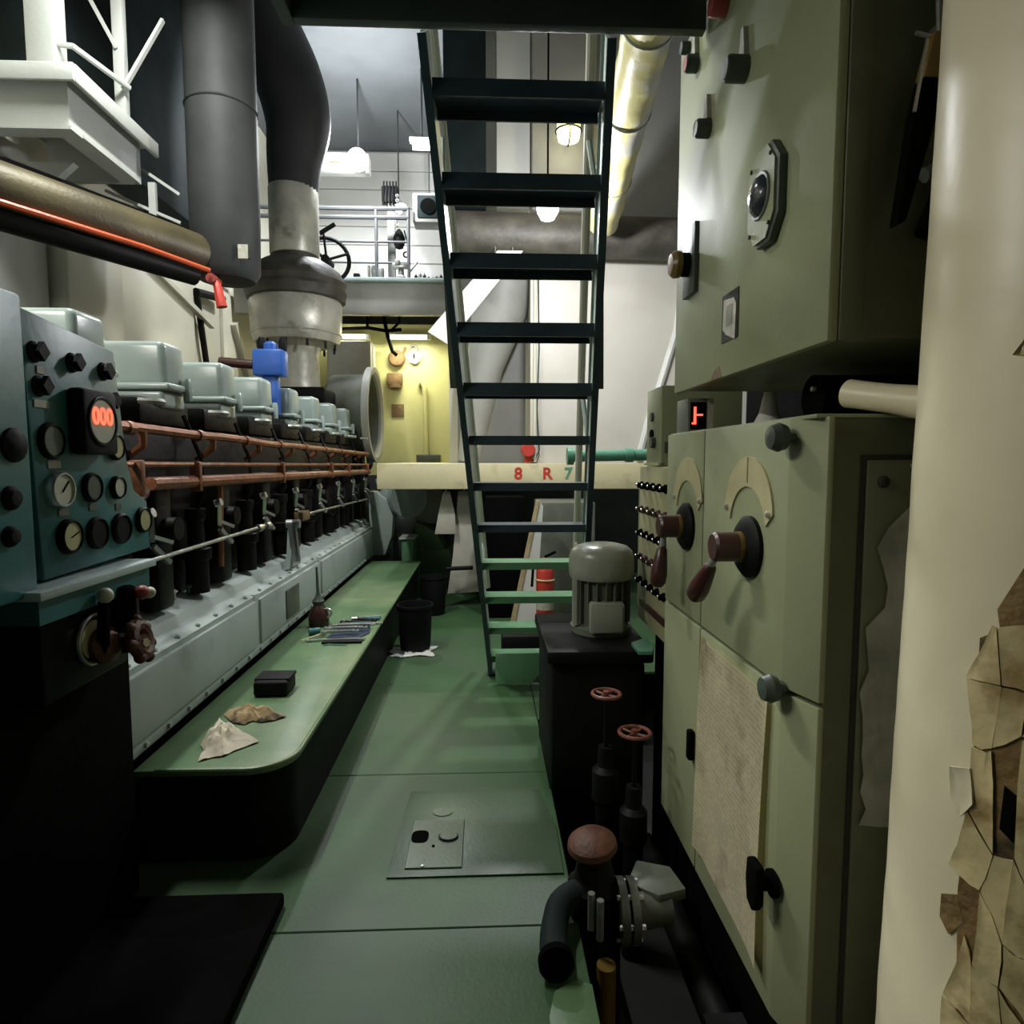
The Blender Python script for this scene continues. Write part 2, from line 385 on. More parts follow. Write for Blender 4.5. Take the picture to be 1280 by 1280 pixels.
for k in range(7):
    x = -.86+k*.052; h = random.uniform(.03,.11)
    tag(obj('oil_bottle', lathe(B(), [(.02,0),(.024,.01),(.024,h*.6),(.01,h*.8),(.009,h)], (x,8.30+random.uniform(0,.06),3.771), seg=10), ('black_metal','steel_dull','dark_knob')[k%3]),
        'tiny dark bottle in the row on the mezzanine edge', 'bottle', 'bottles on the mezzanine edge')
tag(obj('scrap_block', box(B(), -1.64,-1.56, 8.29,8.35, 3.771,3.83, .012), 'black_metal'), 'small black block on the mezzanine edge left of the tins'.replace(' left of',' near'), 'block')
vw = thing('valve_handwheel', 'large dark spoked handwheel beside the exhaust bell', 'valve', (-1.84,7.75,3.82))
obj('rim', torus(B(), (-1.84,7.75,3.82), (.25,-1,.1), .26, .024), 'black_metal', vw)
obj('hub', cyl(B(), (-1.84,7.69,3.82), (-1.84,7.95,3.82), .05), 'black_metal', vw)
for k in range(3):
    a = R(20+120*k); obj('spoke', cyl(B(), (-1.84,7.75,3.82), (-1.84+.25*math.cos(a),7.75+.05*math.cos(a),3.82+.25*math.sin(a)), .016, seg=8), 'black_metal', vw)
obj('stem', cyl(B(), (-1.84,7.75,3.82), (-1.95,8.23,3.80), .04), 'black_metal', vw)
obj('lever_arm', cyl(B(), (-1.84,7.75,3.86), (-1.86,7.72,4.13), .014, seg=8), 'black_metal', vw)
obj('lever', cyl(B(), (-1.90,7.70,4.10), (-1.72,7.70,4.21), .025), 'black_metal', vw)

# hot flood lamp above the mezzanine
fb = tag(obj('junction_channel', box(B(), -2.5,-1.45, 8.42,8.62, 5.12,5.33, .01), 'white'), 'white box trunk behind the glaring flood lamp with a red marking', 'trunk')
obj('red_marking', box(B(), -1.93,-1.80, 8.412,8.42, 5.20,5.225), 'red', fb)
obj('hanger', cyl(B(), (-2.3,8.56,5.33), (-2.3,8.56,6.3), .012), 'trunk', fb); obj('hanger', cyl(B(), (-1.6,8.58,5.33), (-1.6,8.58,6.3), .012), 'trunk', fb)
fd = thing('flood_lamp', 'glaring white flood lamp fixed to the white box trunk', 'lamp', (-1.57,8.38,5.2))
obj('housing', lathe(B(), [(.06,.0),(.11,-.02),(.13,-.06),(.0,-.065)], (-1.57,8.34,5.22), (0,-1,0)), 'white', fd)
obj('lens', lathe(B(), [(.12,0),(.115,.05),(.08,.09),(.0,.10)], (-1.57,8.34,5.22), (0,-1,0)), 'lamp_white', fd)
def light(kind, name, loc, power, color=(1,1,1), size=.1, rot=None, size_y=None, parent=None, spot=None):
    l = bpy.data.lights.new(name, kind); l.energy = power; l.color = color
    if kind == 'AREA':
        l.size = size
        if size_y: l.shape = 'RECTANGLE'; l.size_y = size_y
    else: l.shadow_soft_size = size
    if spot: l.spot_size = spot; l.spot_blend = .5
    o = bpy.data.objects.new(name, l); COL.objects.link(o)
    if parent: o.parent = parent; o.location = Vector(loc)-WO[parent.name]
    else: o.location = loc
    if rot: o.rotation_euler = rot
    return o
light('POINT', 'flood_light', (-1.57,7.9,5.12), 230, (.93,.97,1), .08, parent=fd)
def tube_lamp(p0, p1, label, power, col=(1,.97,.8), r=.02, mt='lamp_tube', group=None, drop=.05):
    p0, p1 = Vector(p0), Vector(p1); c = (p0+p1)/2
    t = thing('tube_lamp', label, 'lamp', c, group)
    d = (p1-p0).normalized()
    bm = B(); obox(bm, p0-d*.03+Vector((0,0,.055)), p1+d*.03+Vector((0,0,.055)), .09, .05); obj('housing', bm, 'white', t)
    obj('tube', cyl(B(), p0, p1, r, seg=12), mt, t)
    for e in (p0, p1): obj('hanger', cyl(B(), e+Vector((0,0,.08)), (e.x,e.y,6.3), .008, seg=6), 'trunk', t)
    for e in (p0, p1): obj('end_cap', box(B(), e.x-.02,e.x+.02, e.y-.02,e.y+.02, e.z-.02,e.z+.035), 'white', t)
    a = math.atan2(d.y, d.x)
    light('AREA', 'tube_light', c-Vector((0,0,drop)), power, col, (p1-p0).length, (0,0,a), .06, parent=t)
    return t
def wall_tube(x0, x1, y, z, label, power):
    t = thing('tube_lamp', label, 'lamp', ((x0+x1)/2,y,z), 'tube lamps on the yellow bulkhead')
    obj('housing', box(B(), x0-.03,x1+.03, y,y+.12, z-.02,z+.05, .008), 'white', t)
    obj('tube', cyl(B(), (x0,y-.03,z), (x1,y-.03,z), .028, seg=12), 'lamp_tube', t)
    for x in (x0, x1): obj('end_cap', box(B(), x-.02,x+.02, y-.06,y, z-.035,z+.04), 'white', t)
    light('AREA', 'tube_light', ((x0+x1)/2, y-.24, z-.06), power, (1,.95,.66), x1-x0, (R(0),0,0), .06, parent=t)
wall_tube(-2.12,-1.66,9.36,3.24,'short lit tube lamp partly behind the exhaust bell on yellow bulkhead',15)
wall_tube(-1.36,-.80,9.36,3.24,'lit tube lamp on the yellow bulkhead above the brass gauge',21)
sl = thing('tube_lamp', 'short bright lamp high up beside the ladder top', 'lamp', (-.77,8.3,5.37))
obj('tube', cyl(B(), (-.88,8.3,5.37), (-.66,8.3,5.37), .045, seg=12), 'lamp_white', sl)
obj('housing', box(B(), -.92,-.62, 8.27,8.37, 5.42,5.47, .01), 'white', sl); obj('stem', cyl(B(), (-.77,8.32,5.47), (-.77,8.32,6.3), .012), 'trunk', sl)
light('POINT', 'lamp_light', (-.77,8.2,5.25), 20, (.95,.97,1), .08, parent=sl)
wk = thing('work_lamp', 'glaring work lamp behind the hoist post', 'lamp', (-1.2,9.3,4.95))
obj('bulb', ball(B(), (-1.19,9.3,4.98), .05), 'lamp_white', wk); obj('shade', lathe(B(), [(.10,.06),(.06,.10),(.03,.13)], (-1.19,9.3,4.98), seg=18, cap=False), 'white', wk); obj('stem', cyl(B(), (-1.19,9.3,5.10), (-1.19,9.3,6.3), .010), 'trunk', wk)
light('POINT', 'work_light', (-1.19,9.3,4.88), 34, (.95,.97,1), .06, parent=wk)
ac = thing('fan_box', 'grey fan box with a dark round opening at the mezzanine end', 'fan', (-.72,8.6,4.85))
obj('body', box(B(), -.92,-.50, 8.55,8.85, 4.55,4.92, .02), 'sheet_grey', ac)
obj('grille', box(B(), -.86,-.54, 8.535,8.55, 4.60,4.88, .01), 'dark_teal', ac)
obj('fan_opening', cyl(B(), (-.72,8.537,4.74), (-.72,8.52,4.74), .10, seg=20), 'black', ac)
obj('bracket', cyl(B(), (-.72,8.7,4.92), (-.72,8.7,6.3), .012), 'trunk', ac)

# gauges and pipes on the yellow bulkhead
g = thing('brass_gauge', 'round brown gauge high on the yellow bulkhead', 'gauge', (-1.27,9.45,2.96))
obj('case', lathe(B(), [(.12,0),(.12,.07),(.10,.09),(0,.09)], (-1.27,9.5,2.96), (0,-1,0)), 'brown', g)
obj('stem', tube(B(), [(-1.19,9.45,3.02),(-1.14,9.45,3.12)], .02, 6), 'brown', g)
g = thing('white_gauge', 'small white dial with a clip on the yellow bulkhead', 'gauge', (-1.02,9.45,3.0))
obj('dial', lathe(B(), [(.09,0),(.09,.05),(0,.05)], (-1.02,9.5,2.98), (0,-1,0)), 'white', g)
obj('clip', torus(B(), (-1.03,9.47,3.10), (0,1,0), .05, .018, 16, 6), 'grey_wall', g)
obj('needle', box(B(), -1.03,-1.01, 9.445,9.449, 2.96,3.03), 'black', g)
g = thing('junction_box', 'brown junction box with a rounded bottom on the yellow bulkhead', 'box', (-1.3,9.45,2.65))
obj('box_body', box(B(), -1.41,-1.19, 9.38,9.5, 2.58,2.75, .02), 'brown', g); obj('gland', lathe(B(), [(.10,0),(.10,.05),(.05,.08),(0,.08)], (-1.30,9.44,2.59), (0,0,-1)), 'brown', g)
tag(obj('notice_plate', box(B(), -1.36,-1.18, 9.485,9.5, 2.12,2.31, .004), 'brown'), 'small square brown notice plate on the yellow bulkhead', 'sign')
tag(obj('bulkhead_pipe', tube(B(), [(-.95,9.47,2.58),(-.92,9.44,2.62),(-.88,9.44,2.56),(-.87,9.44,2.4),(-.86,9.44,1.5)], .035, 8), 'yellow_wall'), 'yellow pipe with a bent top running down the bulkhead', 'pipe')
tag(obj('ledge_box', box(B(), -.98,-.64, 9.2,9.4, 1.466,1.575, .01), 'dark_knob'), 'flat dark box resting on the cream beam ledge', 'box')
tag(obj('wall_cabinet', box(B(), -2.15,-1.55, 8.95,9.35, 2.2,3.12, .03), 'sheet_grey'), 'plain grey cabinet on the yellow bulkhead behind the air filter', 'cabinet')
cb = thing('cable_bundle', 'black cable bundle dangling from the mezzanine over the yellow bulkhead', 'cable', (-1.3,9.1,3.3))
obj('cable', tube(B(), [(-2.0,9.1,3.30),(-1.6,9.1,3.32),(-1.35,9.1,3.28),(-1.15,9.1,3.30)], .025, 6), 'black', cb)
obj('cable', tube(B(), [(-1.40,9.1,3.64),(-1.38,9.1,3.4),(-1.34,9.1,3.2),(-1.28,9.1,3.0),(-1.22,9.12,2.95)], .028, 6), 'black', cb)
obj('cable', tube(B(), [(-1.18,9.1,3.64),(-1.18,9.1,3.4),(-1.3,9.1,3.28)], .02, 6), 'black', cb)
obj('cable', tube(B(), [(-1.62,9.1,3.64),(-1.62,9.1,3.3)], .02, 6), 'black', cb)

# ------------------------------------------------------------------ the diesel engine
en = thing('diesel_engine', 'long black diesel engine with eight pale rocker covers and copper pipes', 'engine', (-1.7,4.9,0))
obj('bed_frame', box(B(), -2.25,-1.34, 2.3,7.4, -.49,.70), 'black_metal', en)
obj('cylinder_block', box(B(), -2.25,-1.52, 2.3,7.45, .70,1.66, .03), 'engine_black', en)
bm = B(); prism(bm, [(-1.34,.70),(-1.30,.70),(-1.30,.735),(-1.38,.76),(-1.40,.80),(-1.50,.84),(-1.52,.84),(-1.52,.70)], 'y', 2.28, 7.55)
obj('crankcase_ledge', bm, 'crank', en)
def crank_door(y0, y1):
    d = obj('crankcase_door', box(B(), -1.34,-1.28, y0,y1, .45,.71, .012), 'crank', en)
    n = max(3, int((y1-y0)/.17)); b = B()
    for k in range(n):
        y = y0+.08+(y1-y0-.16)*k/(n-1)
        if k % 1 == 0: lathe(b, [(.011,0),(.011,.014),(.006,.02),(0,.02)], (-1.318,y,.735), seg=6)
    bolts = obj('bolt_row', b, 'crank', d)
    return d
for y0, y1 in ((2.28,3.60),(3.66,4.98),(5.04,7.30)):
    d = crank_door(y0, y1)
    if y0 == 3.66: obj('nameplate', box(B(), -1.279,-1.272, 4.10,4.38, .475,.665, .004), 'motor_dark', d)
for y in (3.63, 5.01): obj('door_pillar', box(B(), -1.36,-1.295, y-.03,y+.03, .42,.745, .006), 'crank', en)
obj('lower_rail', box(B(), -1.36,-1.29, 2.28,7.4, .40,.45, .008), 'crank', en)
b = B()
for k in range(28): lathe(b, [(.012,0),(.012,.012),(0,.016)], (-1.29,2.4+k*.178,.425), (1,0,0), seg=6)
obj('rail_bolts', b, 'crank', en)
obj('end_column', box(B(), -1.44,-1.28, 2.245,2.28, .38,.76, .01), 'crank', en)
# cylinder heads, rocker covers: one of each, copied along the pitch of the cylinders
Y0, PITCH = 2.52, .662
def rounded(bm, x0, x1, y0, y1, z0, z1, b): box(bm, x0, x1, y0, y1, z0, z1, b, 4); return bm
head = obj('cylinder_head', box(B(), -1.90,-1.53, Y0-.24,Y0+.24, 1.66,1.79, .03), 'engine_black', en)
neck = obj('head_neck', box(B(), -1.84,-1.60, Y0-.05,Y0+.12, 1.76,1.84), 'motor', en)
cb_ = rounded(B(), -1.87,-1.50, Y0-.07,Y0+.15, 1.845,2.06, .032)
for v in cb_.verts:       # a slight taper towards the crown
    k = (v.co.z-1.845)/.215; v.co.x += -(v.co.x+1.685)*.03*k; v.co.y += -(v.co.y-Y0-.04)*.04*k
cover = obj('rocker_cover', cb_, 'cover', en)
fl_ = obj('flange', rounded(B(), -1.895,-1.475, Y0-.09,Y0+.17, 1.828,1.862, .014), 'cover', cover)
bs_ = obj('base_skirt', rounded(B(), -1.86,-1.51, Y0-.075,Y0+.15, 1.745,1.828, .02), 'cover', cover)
kn_ = obj('cover_bolt', lathe(B(), [(.022,-.04),(.022,.05),(.014,.07),(0,.07)], (-1.475,Y0+.10,1.83), seg=8), 'cover', cover)
b = B()
lathe(b, [(.055,0),(.055,.16),(.07,.17),(.07,.22),(.04,.23),(.04,.36),(.05,.37),(.05,.42),(0,.42)], (-1.44,Y0+.05,.84), seg=14)
pump = obj('fuel_pump', b, 'engine_black', en)
b = B(); tube(b, [(-1.44,Y0+.05,1.24),(-1.40,Y0+.06,1.32),(-1.42,Y0+.1,1.5),(-1.5,Y0+.1,1.72)], .012, 6)
hp_pipe = obj('injector_pipe', b, 'engine_black', en)
b = B(); box(b, -1.50,-1.40, Y0+.26,Y0+.40, .84,1.42, .02); cyl(b, (-1.42,Y0+.33,1.2),(-1.34,Y0+.33,1.2), .05)
brk = obj('inspection_cover', b, 'engine_black', en)
b = B(); obox(b, (-1.36,Y0+.14,1.17), (-1.34,Y0+.10,1.28), .018, .03); obox(b, (-1.36,Y0+.13,1.19), (-1.33,Y0+.24,1.15), .014, .016); cyl(b, (-1.36,Y0+.10,1.28),(-1.33,Y0+.10,1.29), .02, seg=10)
lnk = obj('rack_link', b, 'steel', en)
b = B(); torus(b, (-1.40,Y0+.22,1.74), (0,0,1), .06, .014, 14, 6, 180, 360); bow = obj('lifting_bow', b, 'steel_dull', en)
b = B(); obox(b, (-1.35,Y0+.12,1.15), (-1.325,Y0+.20,1.07), .02, .02); arm = obj('control_arm', b, 'steel_dull', en)
for k in range(1, 8):
    d = (0, PITCH*k, 0)
    for s in (head, neck, pump, hp_pipe, brk, lnk, bow, arm): link_copy(s, en, d)
    c = link_copy(cover, en, d)
    for s in (fl_, bs_, kn_): link_copy(s, c, (0,0,0))
# copper pipes
def wob(y, a, s): return a*noise.noise(Vector((y*1.3, s, 0)))
pts = [(-1.36, 2.3+5.2*i/20, 1.625-.06*i/20+(.035 if i < 5 else 0)*(1-i/5)*0+wob(2.3+5.2*i/20,.012,3)) for i in range(21)]
up_ = obj('coolant_pipe', tube(B(), pts, .020, 8), 'copper', en)
for k in range(8): obj('elbow', tube(B(), [(-1.36,2.62+k*.66,1.62-.008*k),(-1.37,2.64+k*.66,1.56),(-1.46,2.66+k*.66,1.50)], .017, 6), 'copper', up_)
for k in range(9): obj('collar', cyl(B(), (-1.36,2.5+k*.6,1.622-.007*k), (-1.36,2.54+k*.6,1.621-.007*k), .028, seg=10), 'copper', up_)
tp = obj('fuel_return_pipe', tube(B(), [(-1.34,2.3,1.485),(-1.34,5.0,1.462),(-1.34,7.4,1.445)], .012, 8), 'copper', en)
mp_ = obj('fuel_main_pipe', tube(B(), [(-1.34,2.62,1.405),(-1.34,5.0,1.385),(-1.34,7.45,1.365)], .028, 10), 'copper', en)
for k, y in enumerate((2.52,3.02,4.26,5.6,6.3,7.3)):
    obj('pipe_clamp', box(B(), -1.36,-1.31, y-.015,y+.015, 1.36-.005*k,1.50-.008*k, .006), 'copper', mp_)
obj('riser_pipe', tube(B(), [(-1.35,2.28,1.33),(-1.35,2.5,1.33),(-1.35,2.58,1.38)], .03, 8), 'rust', mp_)
obj('drop_pipe', cyl(B(), (-1.36,3.35,1.38), (-1.37,3.35,.95), .015, seg=8), 'copper', mp_)
# control rod, in two shining lengths, and its levers
obj('control_rod', cyl(B(), (-1.33,2.56,1.10), (-1.33,3.95,1.105), .009, seg=10), 'steel', en)
obj('control_rod', cyl(B(), (-1.33,4.75,1.10), (-1.33,7.25,1.06), .009, seg=10), 'steel', en)
for y in (3.78, 3.92, 4.78): obj('rod_collar', cyl(B(), (-1.33,y,1.10), (-1.33,y+.06,1.10), .022, seg=10), 'steel', en)
obj('rod_coupling', box(B(), -1.37,-1.30, 4.62,4.80, 1.06,1.13, .012), 'brown', en)
gl = obj('hand_lever', obox(B(), (-1.33,4.45,1.05), (-1.30,4.42,.80), .05, .04, (0,1,0)), 'steel', en)
b = B(); prism(b, [(4.34,.76),(4.62,.76),(4.56,.84),(4.50,1.02),(4.44,1.02),(4.40,.84)], 'x', -1.36, -1.33); obj('lever_bracket', b, 'cover', en)
obj('lever_pivot', cyl(B(), (-1.37,4.46,1.06), (-1.28,4.46,1.06), .03, seg=12), 'steel_dull', en)
for y, z in ((3.2,.85),(3.0,.86),(3.9,.87)): obj('drain_cock', lathe(B(), [(.02,0),(.02,.03),(.03,.04),(0,.06)], (-1.46,y,z-.01), seg=8), ('steel','steel_dull','stair_green')[int(y*10)%3], en)
# flywheel end cover and auxiliary pump at the far end
b = B(); prism(b, [(-1.34,.40),(-1.16,.40),(-1.08,.62),(-1.06,.85),(-1.14,1.05),(-1.26,1.14),(-1.34,1.14)], 'y', 7.4, 7.62, .015); obj('end_cover', b, 'crank', en)
obj('end_housing', lathe(B(), [(.10,0),(.22,.02),(.24,.10),(.20,.2),(.24,.26),(.24,.34),(0,.34)], (-1.08,7.7,1.05), (.6,-.8,.05), 20), 'cover', en)
obj('drive_neck', tube(B(), [(-1.3,7.75,1.22),(-1.1,7.75,1.25),(-.98,7.7,1.15),(-.95,7.7,.95)], .06, 10), 'cover', en)
obj('end_valve', torus(B(), (-.96,7.42,.88), (.4,-1,0), .045, .014, 16, 6), 'white', en)

# turbocharger air filter: wide drum with a pale ring at its mouth
tf = thing('air_filter', 'grey drum air filter with a pale ring mouth at the engine end', 'filter', (-1.5,8.0,-.03))
ax = Vector((.999,-.01,.0)); c0 = Vector((-1.385,7.97,2.045))
obj('drum', lathe(B(), [(.0,-.50),(.40,-.50),(.48,-.44),(.49,-.05),(.50,0),(.485,0),(.45,-.36),(0,-.36)], c0, ax, 40), 'motor_dark', tf)
obj('mouth_ring', lathe(B(), [(.49,-.02),(.575,-.02),(.575,.06),(.52,.06),(.49,.03),(.49,-.02)], c0, ax, 40, cap=False), 'sheet_grey', tf)
obj('mouth_screen', lathe(B(), [(.445,-.34),(.36,-.28),(.12,-.20),(0,-.19)], c0, ax, 30), 'window_grey', tf)
obj('hub_bolt', lathe(B(), [(.05,0),(.05,.05),(.03,.07),(0,.07)], c0+Vector((-.16,.02,-.02)), ax, 12), 'steel', tf)
obj('stand', box(B(), -1.72,-1.50, 7.85,8.12, -.03,1.60, .02), 'black_metal', tf)
obj('stay', tube(B(), [(-1.40,7.8,1.62),(-1.38,7.76,1.45),(-1.50,7.86,1.25)], .04, 8), 'black_metal', tf)

# exhaust bell and stack standing behind the rocker covers
ex = thing('exhaust_stack', 'silver lagged exhaust bell with a dark clamped flange and riser', 'exhaust', (-2.0,7.05,1.66))
c = (-2.0,7.05,0)
obj('elbow', lathe(B(), [(.25,2.08),(.25,2.205),(.227,2.23),(.22,2.61),(.24,2.68),(.263,2.707)], c, seg=28), 'lag_silver', ex)
obj('elbow_foot', box(B(), -2.24,-1.92, 6.85,7.25, 1.662,2.10, .03), 'black_metal', ex)
obj('foot_flange', box(B(), -2.26,-1.66, 6.80,7.30, 2.08,2.26, .03), 'black_metal', ex)
obj('bell', lathe(B(), [(.263,2.69),(.43,2.735),(.46,2.81),(.478,3.14),(.454,3.18)], c, seg=40), 'lag_silver', ex)
obj('lagging_strap', torus(B(), (c[0],c[1],2.82), (0,0,1), .464, .008, 40, 6), 'lag_silver', ex)
b = lathe(B(), [(.43,3.155),(.50,3.18),(.52,3.27),(.50,3.31),(.52,3.36),(.478,3.45),(.36,3.55),(.263,3.6)], c, seg=44)
for v in b.verts: v.co += Vector((v.co.x-c[0], v.co.y-c[1], 0)).normalized()*.022*noise.noise(v.co*9)
obj('clamp_flange', b, 'lag_dark', ex)
obj('riser', lathe(B(), [(.25,3.45),(.24,3.57),(.24,4.38)], c, seg=28), 'lag_dark', ex)
obj('lagging_sleeve', lathe(B(), [(.245,3.64),(.253,3.66),(.253,4.31),(.245,4.33)], c, seg=28), 'lag_silver', ex)
obj('upper_bend', tube(B(), spline([(-2.0,7.05,4.2),(-1.98,7.05,4.6),(-1.93,7.05,5.02),(-2.03,7.05,5.45),(-2.24,7.05,5.92),(-2.38,7.05,6.28)]), rspline([.24,.275,.33,.345,.345,.345]), 32), 'trunk', ex)
for a in range(12):
    q = R(30*a); obj('flange_bolt', cyl(B(), (c[0]+.40*math.cos(q),c[1]+.40*math.sin(q),2.66), (c[0]+.40*math.cos(q),c[1]+.40*math.sin(q),2.74), .014, seg=6), 'black_metal', ex)
# big dark trunk above
tk = thing('smoke_duct', 'wide dark upright duct that the brassy manifold pipe runs into', 'duct', (-1.98,5.1,2.9))
obj('barrel', lathe(B(), [(0,2.84),(.20,2.86),(.24,2.92),(.25,3.3),(.25,6.29)], (-1.96,5.1,0), seg=32), 'trunk', tk)
obj('seam_band', torus(B(), (-1.96,5.1,4.1), (0,0,1), .25, .010, 32, 6), 'trunk', tk)
obj('white_label', box(B(), -1.80,-1.73, 4.895,4.905, 2.97,3.07), 'tag_white', tk)
obj('label_bracket', box(B(), -1.79,-1.74, 4.905,4.99, 2.99,3.05), 'trunk', tk)
# horizontal manifold pipe crossing to the side wall
hpz = thing('manifold_pipe', 'thick brassy horizontal pipe crossing to the cream side wall', 'pipe', (-2.6,4.1,3.0))
obj('pipe', tube(B(), [(-3.10,3.45,3.03),(-2.75,3.8,3.02),(-2.35,4.45,3.0),(-2.10,4.95,3.0)], .15, 20), 'pipe_brass', hpz)
obj('under_shield', tube(B(), [(-3.12,3.45,2.86),(-2.73,3.80,2.85),(-2.31,4.45,2.83),(-2.10,4.85,2.83)], .07, 12), 'black_metal', hpz)
obj('top_cable', tube(B(), [(-3.1,3.6,3.18),(-2.75,3.95,3.19),(-2.35,4.55,3.15),(-2.15,4.88,3.13)], .045, 8), 'black', hpz)
obj('orange_stripe', tube(B(), [(-3.05,3.37,2.915),(-2.66,3.73,2.91),(-2.21,4.38,2.88),(-1.98,4.82,2.86)], .018, 8), 'orange', hpz)
rv = thing('red_lever_valve', 'red valve lever hanging at the end of the manifold pipe', 'valve', (-1.95,4.95,2.75))
obj('lever', tube(B(), [(-2.0,4.9,2.84),(-1.96,4.9,2.78),(-1.93,4.9,2.62)], [.02,.03,.04], 8), 'red', rv)
obj('yoke', cyl(B(), (-1.99,4.86,2.82), (-1.99,4.98,2.82), .035), 'red_dull', rv)
bu = thing('blue_valve', 'bright blue valve actuator beside the exhaust bell', 'valve', (-1.62,5.0,2.1))
obj('body', box(B(), -1.74,-1.51, 4.93,5.08, 2.13,2.33, .02), 'blue', bu)
obj('yoke', box(B(), -1.68,-1.57, 4.96,5.06, 1.84,2.13, .01), 'blue', bu)
obj('cap', lathe(B(), [(.05,0),(.05,.04),(.03,.06),(0,.06)], (-1.62,5.0,2.33), seg=12), 'blue', bu)
obj('side_pipe', cyl(B(), (-1.75,5.0,2.22), (-2.0,5.0,2.24), .035), 'maroon', bu)
for x in (-1.70,-1.54): obj('bonnet_bolt', lathe(B(), [(.03,0),(.035,.06),(.02,.1),(0,.1)], (x,5.04,2.33), seg=8), 'black_metal', bu)

# dark mass standing in for dim far machinery on the side wall, white platform and rails
tag(obj('dark_mass', box(B(), -3.24,-2.92, 4.6,8.2, 3.85,6.29, .04), 'dark_teal'), 'dark green mass standing in for far machinery high on the side wall', 'duct')
pf = thing('upper_platform', 'white steel platform frame jutting from the side wall', 'platform', (-2.9,4.4,3.6))
obj('deck_plate', box(B(), -3.24,-2.5, 4.0,4.95, 3.96,3.99), 'platform_white', pf)
obj('edge_angle', box(B(), -3.24,-2.49, 3.99,4.01, 3.90,4.0, .005), 'platform_white', pf)
obj('edge_angle', box(B(), -2.51,-2.485, 4.01,4.96, 3.90,4.0, .005), 'platform_white', pf)
obj('frame_beam', box(B(), -3.24,-2.58, 4.08,4.12, 3.68,3.96), 'platform_white', pf)
obj('frame_beam', box(B(), -3.20,-2.60, 4.84,4.88, 3.68,3.96), 'platform_white', pf)
obj('frame_beam', box(B(), -2.62,-2.58, 4.12,4.88, 3.68,3.96), 'platform_white', pf)
obj('frame_flange', box(B(), -3.24,-2.56, 4.06,4.17, 3.66,3.68), 'platform_white', pf)
obj('frame_flange', box(B(), -2.68,-2.55, 4.17,4.80, 3.66,3.68), 'platform_white', pf)
obj('knee_plate', prism(B(), [(-3.24,3.4),(-3.0,3.5),(-2.82,3.66),(-3.24,3.66)], 'y', 4.5, 4.56), 'platform_white', pf)
b = B(); obj('post', box(B(), -2.60,-2.53, 4.62,4.68, 3.99,6.29, .006), 'platform_white', pf)
obj('post', box(B(), -2.86,-2.70, 4.16,4.30, 3.99,6.29, .006), 'platform_white', pf)
obj('hand_rail', tube(B(), [(-2.74,4.2,4.22),(-2.62,4.22,4.22),(-2.50,4.62,4.20)], .018, 8), 'platform_white', pf)
obj('brace', obox(B(), (-2.53,4.6,4.18), (-2.32,4.75,4.72), .02, .03, (0,1,0)), 'platform_white', pf)
obj('brace', obox(B(), (-2.57,4.62,4.45), (-2.75,4.5,4.85), .02, .03, (0,1,0)), 'platform_white', pf)
sr = thing('stair_rail', 'thin white sloping stair rail beyond the platform', 'railing', (-2.5,5.4,3.1))
obj('post', box(B(), -2.44,-2.39, 4.93,4.96, 3.25,3.72), 'platform_white', sr)
obj('rail', obox(B(), (-2.55,4.945,3.86), (-2.22,4.945,3.64), .02, .02), 'platform_white', sr)
obj('rail', obox(B(), (-2.75,4.945,3.66), (-2.22,4.945,3.44), .02, .02), 'platform_white', sr)
obj('rail', obox(B(), (-2.85,4.945,3.50), (-2.5,4.945,3.28), .02, .02), 'platform_white', sr)

for o_ in (pf, sr): o_.location += Vector((0,0,-.21)) if o_ is sr else Vector((.12,0,-.21))

# ------------------------------------------------------------------ gauge console
co = thing('gauge_console', 'teal gauge console with dials and levers at the engine front', 'console', (-1.5,1.7,0))
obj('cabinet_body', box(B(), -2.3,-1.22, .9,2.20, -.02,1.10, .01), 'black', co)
obj('column', box(B(), -2.3,-1.32, .9,2.16, 1.10,1.84, .01), 'teal', co)
fp = obj('side_panel', box(B(), -1.34,-1.12, .95,1.635, 1.16,1.90, .01), 'teal', co)
for y, z, r in ((1.575,1.535,.042),(1.555,1.41,.03),(1.545,1.32,.026)): obj('switch_knob', lathe(B(), [(r,0),(r*.95,.008),(r*.6,.018),(0,.02)], (-1.12,y,z), (1,0,0), 14), 'rubber', fp)
b = B(); prism(b, [(1.665,1.88),(2.07,1.835),(2.115,1.5),(2.15,1.40),(2.225,1.36),(2.235,1.20),(1.70,1.185)], 'x', -1.34, -1.15, .006)
gp = obj('gauge_panel', b, 'teal', co)
def gauge(y, z, r, dial='dial', bez='black_metal', depth=.016, needle=None, tagp=False):
    q = obj('gauge', lathe(B(), [(r*1.22,-.002),(r*1.22,depth*.6),(r*1.08,depth),(r,depth),(r*.98,depth*.7),(0,depth*.7)], (-1.15,y,z), (1,0,0), 24), bez, co)
    obj('dial', cyl(B(), (-1.15+depth*.7,y,z), (-1.15+depth*.75,y,z), r*.96, seg=24), dial, q)
    if needle is not None:
        a = R(needle); obj('needle', obox(B(), (-1.15+depth*.8,y-.2*r*math.cos(a),z-.2*r*math.sin(a)), (-1.15+depth*.8,y+.75*r*math.cos(a),z+.75*r*math.sin(a)), .002, .005, (1,0,0)), 'black', q)
    return q
gauge(1.77,1.42,.042,'dial','steel',.022,45)
gauge(1.75,1.55,.040,'dial_dim')
gauge(1.80,1.29,.040,'dial_cream','black_metal',.020,20)
gauge(2.045,1.54,.034,'dial_cream')
gauge(1.915,1.42,.036,'dial_dim'); gauge(2.045,1.415,.030,'dial')
gauge(1.93,1.285,.040,'black_metal'); gauge(2.055,1.285,.040,'black_metal'); gauge(2.185,1.30,.036,'dial_cream')
b = B(); box(b, -1.15,-1.10, 1.825,1.985, 1.515,1.70, .012)
tb = obj('tachometer', b, 'rubber', co)
